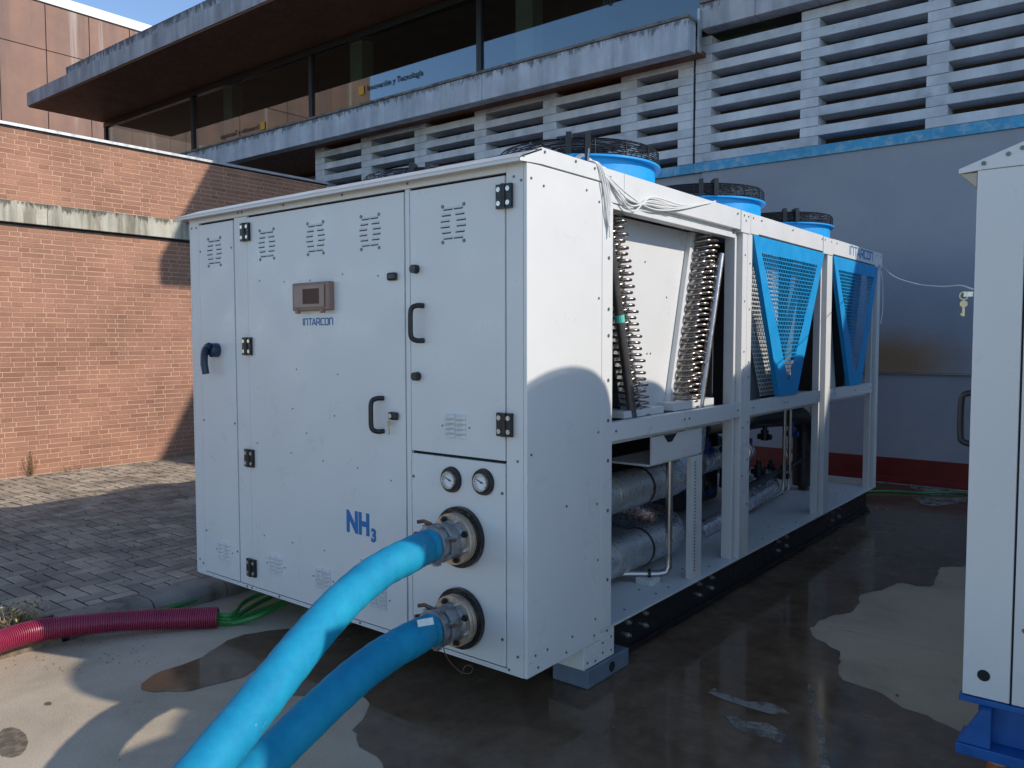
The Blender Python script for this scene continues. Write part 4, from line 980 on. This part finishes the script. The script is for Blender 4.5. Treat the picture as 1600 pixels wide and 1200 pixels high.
# ================================================================ HOSES
def hose(name, first, pts, tail, label, r=.073):
    P_ = [Vector(p) for p in first]+[atd(*p) for p in pts]
    d = P_[-1]-P_[-3]; d = d/d.length
    for k in range(9):          # run on to the ground behind the frame and lie there
        q_ = P_[-1]+d*.22
        if q_.z < r+.02: q_.z = r+.004; d.z = 0; d.normalize()
        else: d.z -= .05; d.normalize()
        P_.append(q_)
    Q = catmull(P_, 10); n = len(Q)
    def rf(k): return r*(1+.012*math.sin(k*1.7)+.008*math.sin(k*.61)) if k > 3 else r*(1.04-.01*k)
    o = MB().tube(Q, r, 28, rfun=rf).build(name, HOSE, None, smooth=True); tag(o, label, 'hose', 'blue water hoses coupled to the chiller'); return o
h1 = hose('water_hose', [(-.38, -.185, .79), (-.383, -.26, .785)], [(641, 867, 3.34), (592, 893, 3.22), (540, 936, 3.04), (488, 993, 2.84), (432, 1062, 2.64), (377, 1131, 2.48), (321, 1199, 2.34)],
          [(-.16, -1.85, .30), (-.2, -2.2, .13), (-.3, -2.8, .085), (-.7, -4.2, .085)], 'blue water hose coupled to the upper flange below the gauges, largely sunlit')
h2 = hose('water_hose', [(-.38, -.185, .408), (-.38, -.26, .406)], [(650, 996, 3.35), (610, 1018, 3.22), (560, 1054, 3.06), (500, 1108, 2.92), (440, 1166, 2.80), (385, 1222, 2.68)],
          [(-.27, -1.75, .10), (-.3, -2.5, .085), (-.8, -4.0, .085)], 'blue water hose coupled to the lower flange of the chiller, mostly in shade')
lb = MB().box(-.035, .035, -.014, .014, 0, .0015).build('hose_label', PAPER, h2)
q = atd(665, 972, 3.26); lb.location = q; lb.rotation_euler = (R(82), R(-14), R(25))
for hh in (h1,): pass

# ================================================================ CONDUIT, CABLES
cpts = [(-60, 1030, .12), (0, 1002, .118), (60, 985, .112), (130, 976, .10), (200, 970, .085), (270, 967, .07), (343, 964, .062)]
cp = [on(a, b, 'z', z) for a, b, z in cpts]; cp = [cp[0]+(cp[0]-cp[1])*1.2]+cp
Q = catmull(cp, 60); 
# resample evenly
L = [0]
for a, b in zip(Q[:-1], Q[1:]): L.append(L[-1]+(b-a).length)
def at(s):
    for i in range(len(L)-1):
        if L[i+1] >= s: t = (s-L[i])/(L[i+1]-L[i]+1e-9); return Q[i].lerp(Q[i+1], t)
    return Q[-1]
pitch = .0125; n = int(L[-1]/pitch); pts = []; rad = []
for i in range(n):
    for j, rr in ((0, .052), (.18, .061), (.62, .061), (.8, .052)):
        pts.append(at((i+j)*pitch)); rad.append(rr)
o = MB().tube(pts, .06, 18, rfun=lambda k: rad[k], caps=False).build('corrugated_conduit', REDC, None, smooth=True)
tag(o, 'magenta corrugated conduit lying along the kerb with green cables coming out', 'conduit')
end = at(L[-1]-.02)
for i, (dz, tgt, mid) in enumerate(((-.02, (440, 942), (395, 958)), (.0, (430, 930), (390, 950)), (.02, (415, 925), (380, 942)), (-.03, (455, 938), (405, 962)))):
    z = .05+dz; p0 = end+Vector((-.02, 0, dz-.006+.0)); dirn = (at(L[-1])-at(L[-1]-.1)).normalized()
    m1 = on(mid[0], mid[1], 'z', .035+i*.006); t1 = on(tgt[0], tgt[1], 'z', .05+i*.01)
    pp = [p0, p0+dirn*.1+Vector((0, 0, -.01)), m1, t1, t1+Vector((.1, .45, .08))]
    o = MB().tube(catmull(pp, 10), .0145, 10).build('power_cable', GREENC, None, smooth=True)
    tag(o, ('second lowest thick green cable leaving the open conduit end', 'green cable in the middle of the bunch leaving the open conduit end', 'uppermost green cable curving from the conduit end up under the chiller', 'lowest and longest green cable sweeping from the conduit end along the concrete')[i], 'cable', 'green cables leaving the conduit')
kk = [on(238, 958, 'z', .035), on(300, 940, 'z', .03), on(345, 925, 'z', .03), on(375, 916, 'z', .04), on(400, 905, 'z', .06), Vector((-1.7, 1.2, .1))]
o = MB().tube(catmull(kk, 8), .013, 10).build('power_cable', GREENC, None, smooth=True); tag(o, 'single straight green cable running beside the kerb behind the conduit', 'cable')
kk = [Vector((-.6, 6.1, .03)), on(1372, 767, 'z', .02), on(1440, 770, 'z', .02), on(1508, 771, 'z', .02), Vector((1.4, 6.7, .02)), Vector((3.2, 6.6, .02))]
o = MB().tube(catmull(kk, 8), .011, 8).build('ground_cable', GREENC, None, smooth=True); tag(o, 'thin green cable lying on the wet floor before the red plinth', 'cable')
# white wire bundle over the roof edge
def wire(pts, r, label, name='white_wire', group=None):
    o = MB().tube(catmull(pts, 8), r, 7).build(name, CABLEW, None, smooth=True); tag(o, label, 'wire', group); return o
X0 = .012; hub_ = (-.02, .50, 2.56)
random.seed(5)
for i in range(4):
    s = i*.018
    wire([(-.25, .62+s, 2.53), (-.12, .56, 2.59-s*.4), hub_, (.006+s*.2, .62+s, 2.50-s), (.018, .80+s, 2.43-s*1.5), (.02, 1.05, 2.385+.02*i), (.018, 1.35+s, 2.42+.01*i), (.01, 1.72, 2.50), (-.01, 1.9, 2.54)], .0045,
         ('uppermost white cable drooping along the chiller roof edge', 'second white cable from the top in the loose bundle on the roof edge', 'third white cable from the top in the loose bundle on the roof edge', 'lowest white cable of the loose bundle hanging over the top beam')[i], group='white cables over the roof edge')
for i in range(3):
    wire([(-.02, .49+.01*i, 2.55), (.008, .54+.015*i, 2.53), (.014, .59+.02*i, 2.42), (.015, .62+.012*i, 2.30), (.014, .645, 2.24-.02*i), (.012, .655-.005*i, 2.30), (.012, .64-.02*i, 2.44), (.0, .58, 2.52)], .0042,
         ('innermost white cable loop hanging beside the cabinet corner', 'middle white cable loop hanging beside the cabinet corner', 'lowest-hanging white cable loop beside the cabinet corner')[i], group='looped white cables at the corner')
o = MB().cyl((-.02, .49, 2.535), (-.02, .50, 2.60), .011, 8).build('cable_tie_post', NAVY); tag(o, 'small dark eye bolt holding the white cables on the roof edge', 'eye bolt')
# overhead wire to the right unit
pa = Vector((-.0, 5.68, 2.40)); D_ = 1.587; Y0 = .60
pb = Vector((D_-.02, .66, 1.905))
pm = [pa.lerp(pb, t)+Vector((0, 0, -.5*4*t*(1-t)*.36)) for t in (0, .1, .25, .4, .55, .7, .85, 1)]
a1, b1, c1 = on(1378, 420, 'x', .0), None, None
wire([(0.01, 5.66, 2.42)]+[atd(px, py, dd) for px, py, dd in ((1396, 431, 6.6), (1430, 443, 5.6), (1470, 447.5, 4.6), (1500, 446, 3.9))]+[(D_-.012, .66, 1.885)], .0035, 'thin white wire sagging between the chiller and the right-hand unit', 'hanging_wire')
wire([(.012, 5.55, 2.42), (.016, 5.66, 2.30), (.016, 5.70, 2.1), (.016, 5.69, 1.95), (.01, 5.66, 1.85)], .004, 'short white cable drooping at the far corner of the chiller', 'hanging_wire')
ky = thing('key_ring', 'brass key hanging from a ring on the side of the right-hand unit', 'key', (D_-.035, .62, 1.86))
MB().ring((0, -.002, 0), (0, .002, 0), .012, .016, 16).build('ring', KEYM, ky)
MB().cyl((0, -.002, -.03), (0, .002, -.03), .013, 14).box(-.004, .004, -.0015, .0015, -.075, -.04).box(-.009, -.003, -.0015, .0015, -.072, -.064).build('key', KEYM, ky)
MB().box(.0, .03, -.006, .006, -.004, .014).build('lock_tab', SCREW, ky)

# ================================================================ RIGHT-HAND UNITS
def right_unit(x0, y0, Wd, Ln, label, fans_y, zb=.38, lip=2.307, detail=True):
    u = thing('neighbouring_or_added_chiller', label, 'chiller', (x0, y0, 0), 'rental and added chillers right of the main unit')
    zr = lip+.075
    def Q_(mb, name, mat, **k): o = mb.build(name, mat, u, **k); return o
    Q_(MB().box(0, .151, 0, Wd, zb, lip), 'end_panel', WHITE, bevel=.003)
    Q_(MB().box(.1512, .157, .006, Wd, zb, lip), 'panel_joint', GAP)
    Q_(MB().box(.158, Ln, 0, Wd, zb, lip+.03), 'side_panel', WHITE, bevel=.003)
    Q_(MB().prism([(-.06, lip-.005), (-.06, lip+.012), (.15, zr+.012), (Ln, zr+.012), (Ln, lip+.01), (.02, lip+.001)], 'y', -.004, Wd+.004), 'roof_cap', WHITE, bevel=.002)
    Q_(MB().prism([(-.055, lip-.006), (-.002, lip-.006), (-.002, lip-.06)], 'y', .004, Wd), 'eave_return', simple('eave_beige', (.45, .4, .3), .6))
    for x_, z_ in ((.02, lip+.022), (.095, lip+.045), (.137, lip+.06), (.5, lip+.06)):
        Q_(MB().cyl((x_, -.008, z_), (x_, -.004, z_), .008, 10), 'screw', RIVET)
    Q_(MB().cyl((.068, -.002, zb+.085), (.068, 0.001, zb+.085), .021, 24), 'grommet_hole', GAP)
    Q_(MB().cyl((.19, -.006, zb+.28), (.19, 0, zb+.28), .008, 10), 'screw', RIVET)
    Q_(MB().tube(catmull([(0, .12, 1.50), (-.04, .12, 1.49), (-.05, .12, 1.46), (-.05, .12, 1.34), (-.04, .12, 1.31), (0, .12, 1.30)], 5), .012, 10), 'pull_handle', BLACK, smooth=True)
    # skid and springs
    Q_(MB().box(-.01, Ln, -.006, .10, zb-.026, zb-.004).box(.05, Ln, .03, .045, zb-.17, zb-.026).box(-.01, Ln, -.05, .12, zb-.21, zb-.17), 'skid_beam', SKID, bevel=.003)
    Q_(MB().prism([(.07, zb-.027), (.1, zb-.027), (.1, zb-.168), (-.005, zb-.168)], 'y', -.04, .028), 'gusset', SKID)
    Q_(MB().box(-.01, Ln, Wd-.1, Wd, zb-.21, zb-.004), 'skid_beam', SKID)
    for x_ in (.12, Ln/2, Ln-.2):
        for y_ in (.03, Wd-.08):
            Q_(MB().cyl((x_, y_, zb-.225), (x_, y_, zb-.212), .055, 20), 'spring_cap', GALV)
            Q_(MB().cyl((x_, y_, .02), (x_, y_, zb-.226), .04, 20), 'spring_mount', ORANGE)
            Q_(MB().cyl((x_, y_, .004), (x_, y_, .02), .07, 20), 'mount_base', BLACKM)
    n = 0; x_ = .62-.0
    x_ = fans_y[0]
    while x_ < Ln-.4:
        for y_ in fans_y[1:]:
            f = inst('fan', cowl, u, (x_, y_, zr+.01), sc=(1, 1, 1.75)); inst('fan_guard', gmesh, f, (0, 0, .236-.236*.25), sc=(1, 1, .25)); inst('fan_blades', bmesh_, f); inst('fan_motor', hub, f, sc=(1, 1, .7))
        x_ += 1.0
    return u
right_unit(1.587, .60, 2.3, 5.2, 'tall white unit on a blue skid cut off by the right edge of the picture', (.85, .47, 1.5))
right_unit(1.587, 2.95, 1.6, 5.2, 'unseen extra chiller added behind the unit at the right edge to extend its shadow', (.85, .45, 1.15))  # hidden unit, added to carry the shade further along the chiller side
ec = thing('added_shade_box', 'tall grey box added unseen beyond the right edge to shade the ground and lower hose', 'shadow caster', (2.42, -.03, 0))  # made-up box out of view, sized for the shade it casts
for nm, bx in (('shade_box_body', (0, 1.9, .02, .56, .08, 2.28)), ('plinth', (.02, 1.88, .04, .54, 0, .079)), ('door', (.01, .945, -.004, .018, .1, 2.26)), ('door', (.955, 1.89, -.004, .018, .1, 2.26)), ('shade_box_roof', (-.03, 1.93, -.03, .59, 2.281, 2.32)), ('shade_box_handle', (.86, .89, -.03, -.005, 1.0, 1.2))):  # plinth and doors here are parts of the added shade box
    MB().box(*bx).build(nm, {'plinth': BLACKM, 'shade_box_handle': BLACK}.get(nm, WHITE2), ec, bevel=.003)

# ================================================================ PLANTS
def leafmat(name, col): return simple(name, col, .7, var=.35, scale=30)
DRYL = leafmat('dry_leaf', (.33, .22, .1)); GRNL = leafmat('green_leaf', (.1, .14, .035)); YLWL = leafmat('yellow_leaf', (.45, .38, .14)); STRAW = leafmat('straw', (.4, .27, .17))
def weed(name, loc, h, n, label, mats, spread=.07, ls=1.0):
    t = thing(name, label, 'plant', loc)
    st = MB(); lf = [MB() for _ in mats]
    for i in range(n):
        a = random.random()*6.28; sp_ = random.random()*spread; hh = h*(.4+.6*random.random())
        b = Vector((math.cos(a)*sp_*.4, math.sin(a)*sp_*.4, 0)); e = Vector((math.cos(a)*sp_*1.5, math.sin(a)*sp_*1.5, hh)); md = (b+e)/2+Vector((random.gauss(0, .01), random.gauss(0, .01), 0))
        pts = catmull([b, md, e], 4); st.tube(pts, .0013, 4)
        for k_ in range(int(hh/.012)):
            p = pts[random.randint(1, len(pts)-1)]+Vector((random.gauss(0, .006), random.gauss(0, .006), random.gauss(0, .004)))
            d = Vector((random.gauss(0, 1), random.gauss(0, 1), random.gauss(.4, .6))).normalized(); u_ = d.cross(Vector((0, 0, 1))).normalized(); s_ = (.006+.007*random.random())*ls
            lf[random.randrange(len(mats))].add([p, p+d*s_+u_*s_*.35, p+d*s_*2, p+d*s_-u_*s_*.35], [(0, 1, 2, 3)])
    st.build('stem', mats[0], t)
    for q_, m_ in zip(lf, mats):
        if q_.v: o = q_.build('foliage', m_, t); o['kind'] = 'stuff'
    return t
random.seed(11)
w1 = weed('weed', on(26, 978, 'z', .10), .12, 75, 'dry straw-coloured weed with small yellow flower heads beside the magenta conduit', [STRAW, DRYL, GRNL, YLWL, STRAW], .12, 1.6)
fl = MB()
for px, py in ((27, 936), (45, 937), (2, 950), (54, 946)):
    p = on(px, py, 'z', .23)-Vector(w1.location)
    fl.add([p+Vector(v)*.010 for v in ((1, 0, 0), (0, 1, 0), (-1, 0, 0), (0, -1, 0), (0, 0, .9), (0, 0, -.7))], [(0, 1, 4), (1, 2, 4), (2, 3, 4), (3, 0, 4), (1, 0, 5), (2, 1, 5), (3, 2, 5), (0, 3, 5)])
    fl.tube([Vector((p.x*.6, p.y*.6, 0)), p], .0012, 4)
fl.build('flower_head', YLWL, w1)
weed('weed', on(46, 742, 'z', .10)+Vector((.05, 0, 0)), .3, 26, 'brown dried weed growing at the foot of the brick wall', [DRYL, STRAW], .08)
weed('weed', on(106, 737, 'z', .10)+Vector((.05, 0, 0)), .1, 8, 'tiny low weed at the foot of the brick wall, right of the brown one', [DRYL, GRNL], .06)
mb = MB()
for i in range(230):
    c = random.choice(cells[:900]); x_, y_ = c[0], c[2]+random.random()*(c[3]-c[2])
    dens = 2 if random.random() < .8 else 7
    for j in range(dens):
        d = Vector((random.gauss(0, .35), random.gauss(0, .35), 1)).normalized(); L_ = .02+.05*random.random()**2; p = Vector((x_+random.gauss(0, .006), y_+random.gauss(0, .006), .09)); u_ = Vector((.0014, .0014, 0))
        mb.add([p-u_, p+u_, p+d*L_], [(0, 1, 2)])
tag(mb.build('joint_grass', leafmat('joint_grass_leaf', (.09, .085, .03))), 'sparse dry grass growing in the paver joints', 'grass', kind='stuff')
mb = MB()
for i in range(260):
    px = random.uniform(0, 250); p = on(px, 990+random.uniform(-14, 70)-(px*.1), 'z', .004) if i % 3 else Vector((random.uniform(-2.5, 1.5), random.uniform(-1.6, 5), .004)); s_ = random.uniform(.002, .006)
    mb.add([p+Vector((s_, 0, 0)), p+Vector((0, s_, 0)), p+Vector((-s_, 0, 0)), p+Vector((0, -s_*.7, 0)), p+Vector((0, 0, s_*.6))], [(0, 1, 4), (1, 2, 4), (2, 3, 4), (3, 0, 4)])
tag(mb.build('grit', simple('grit_stone', (.16, .13, .1), .9, var=.5, scale=50)), 'scattered grit on the concrete near the kerb', 'grit', kind='stuff')
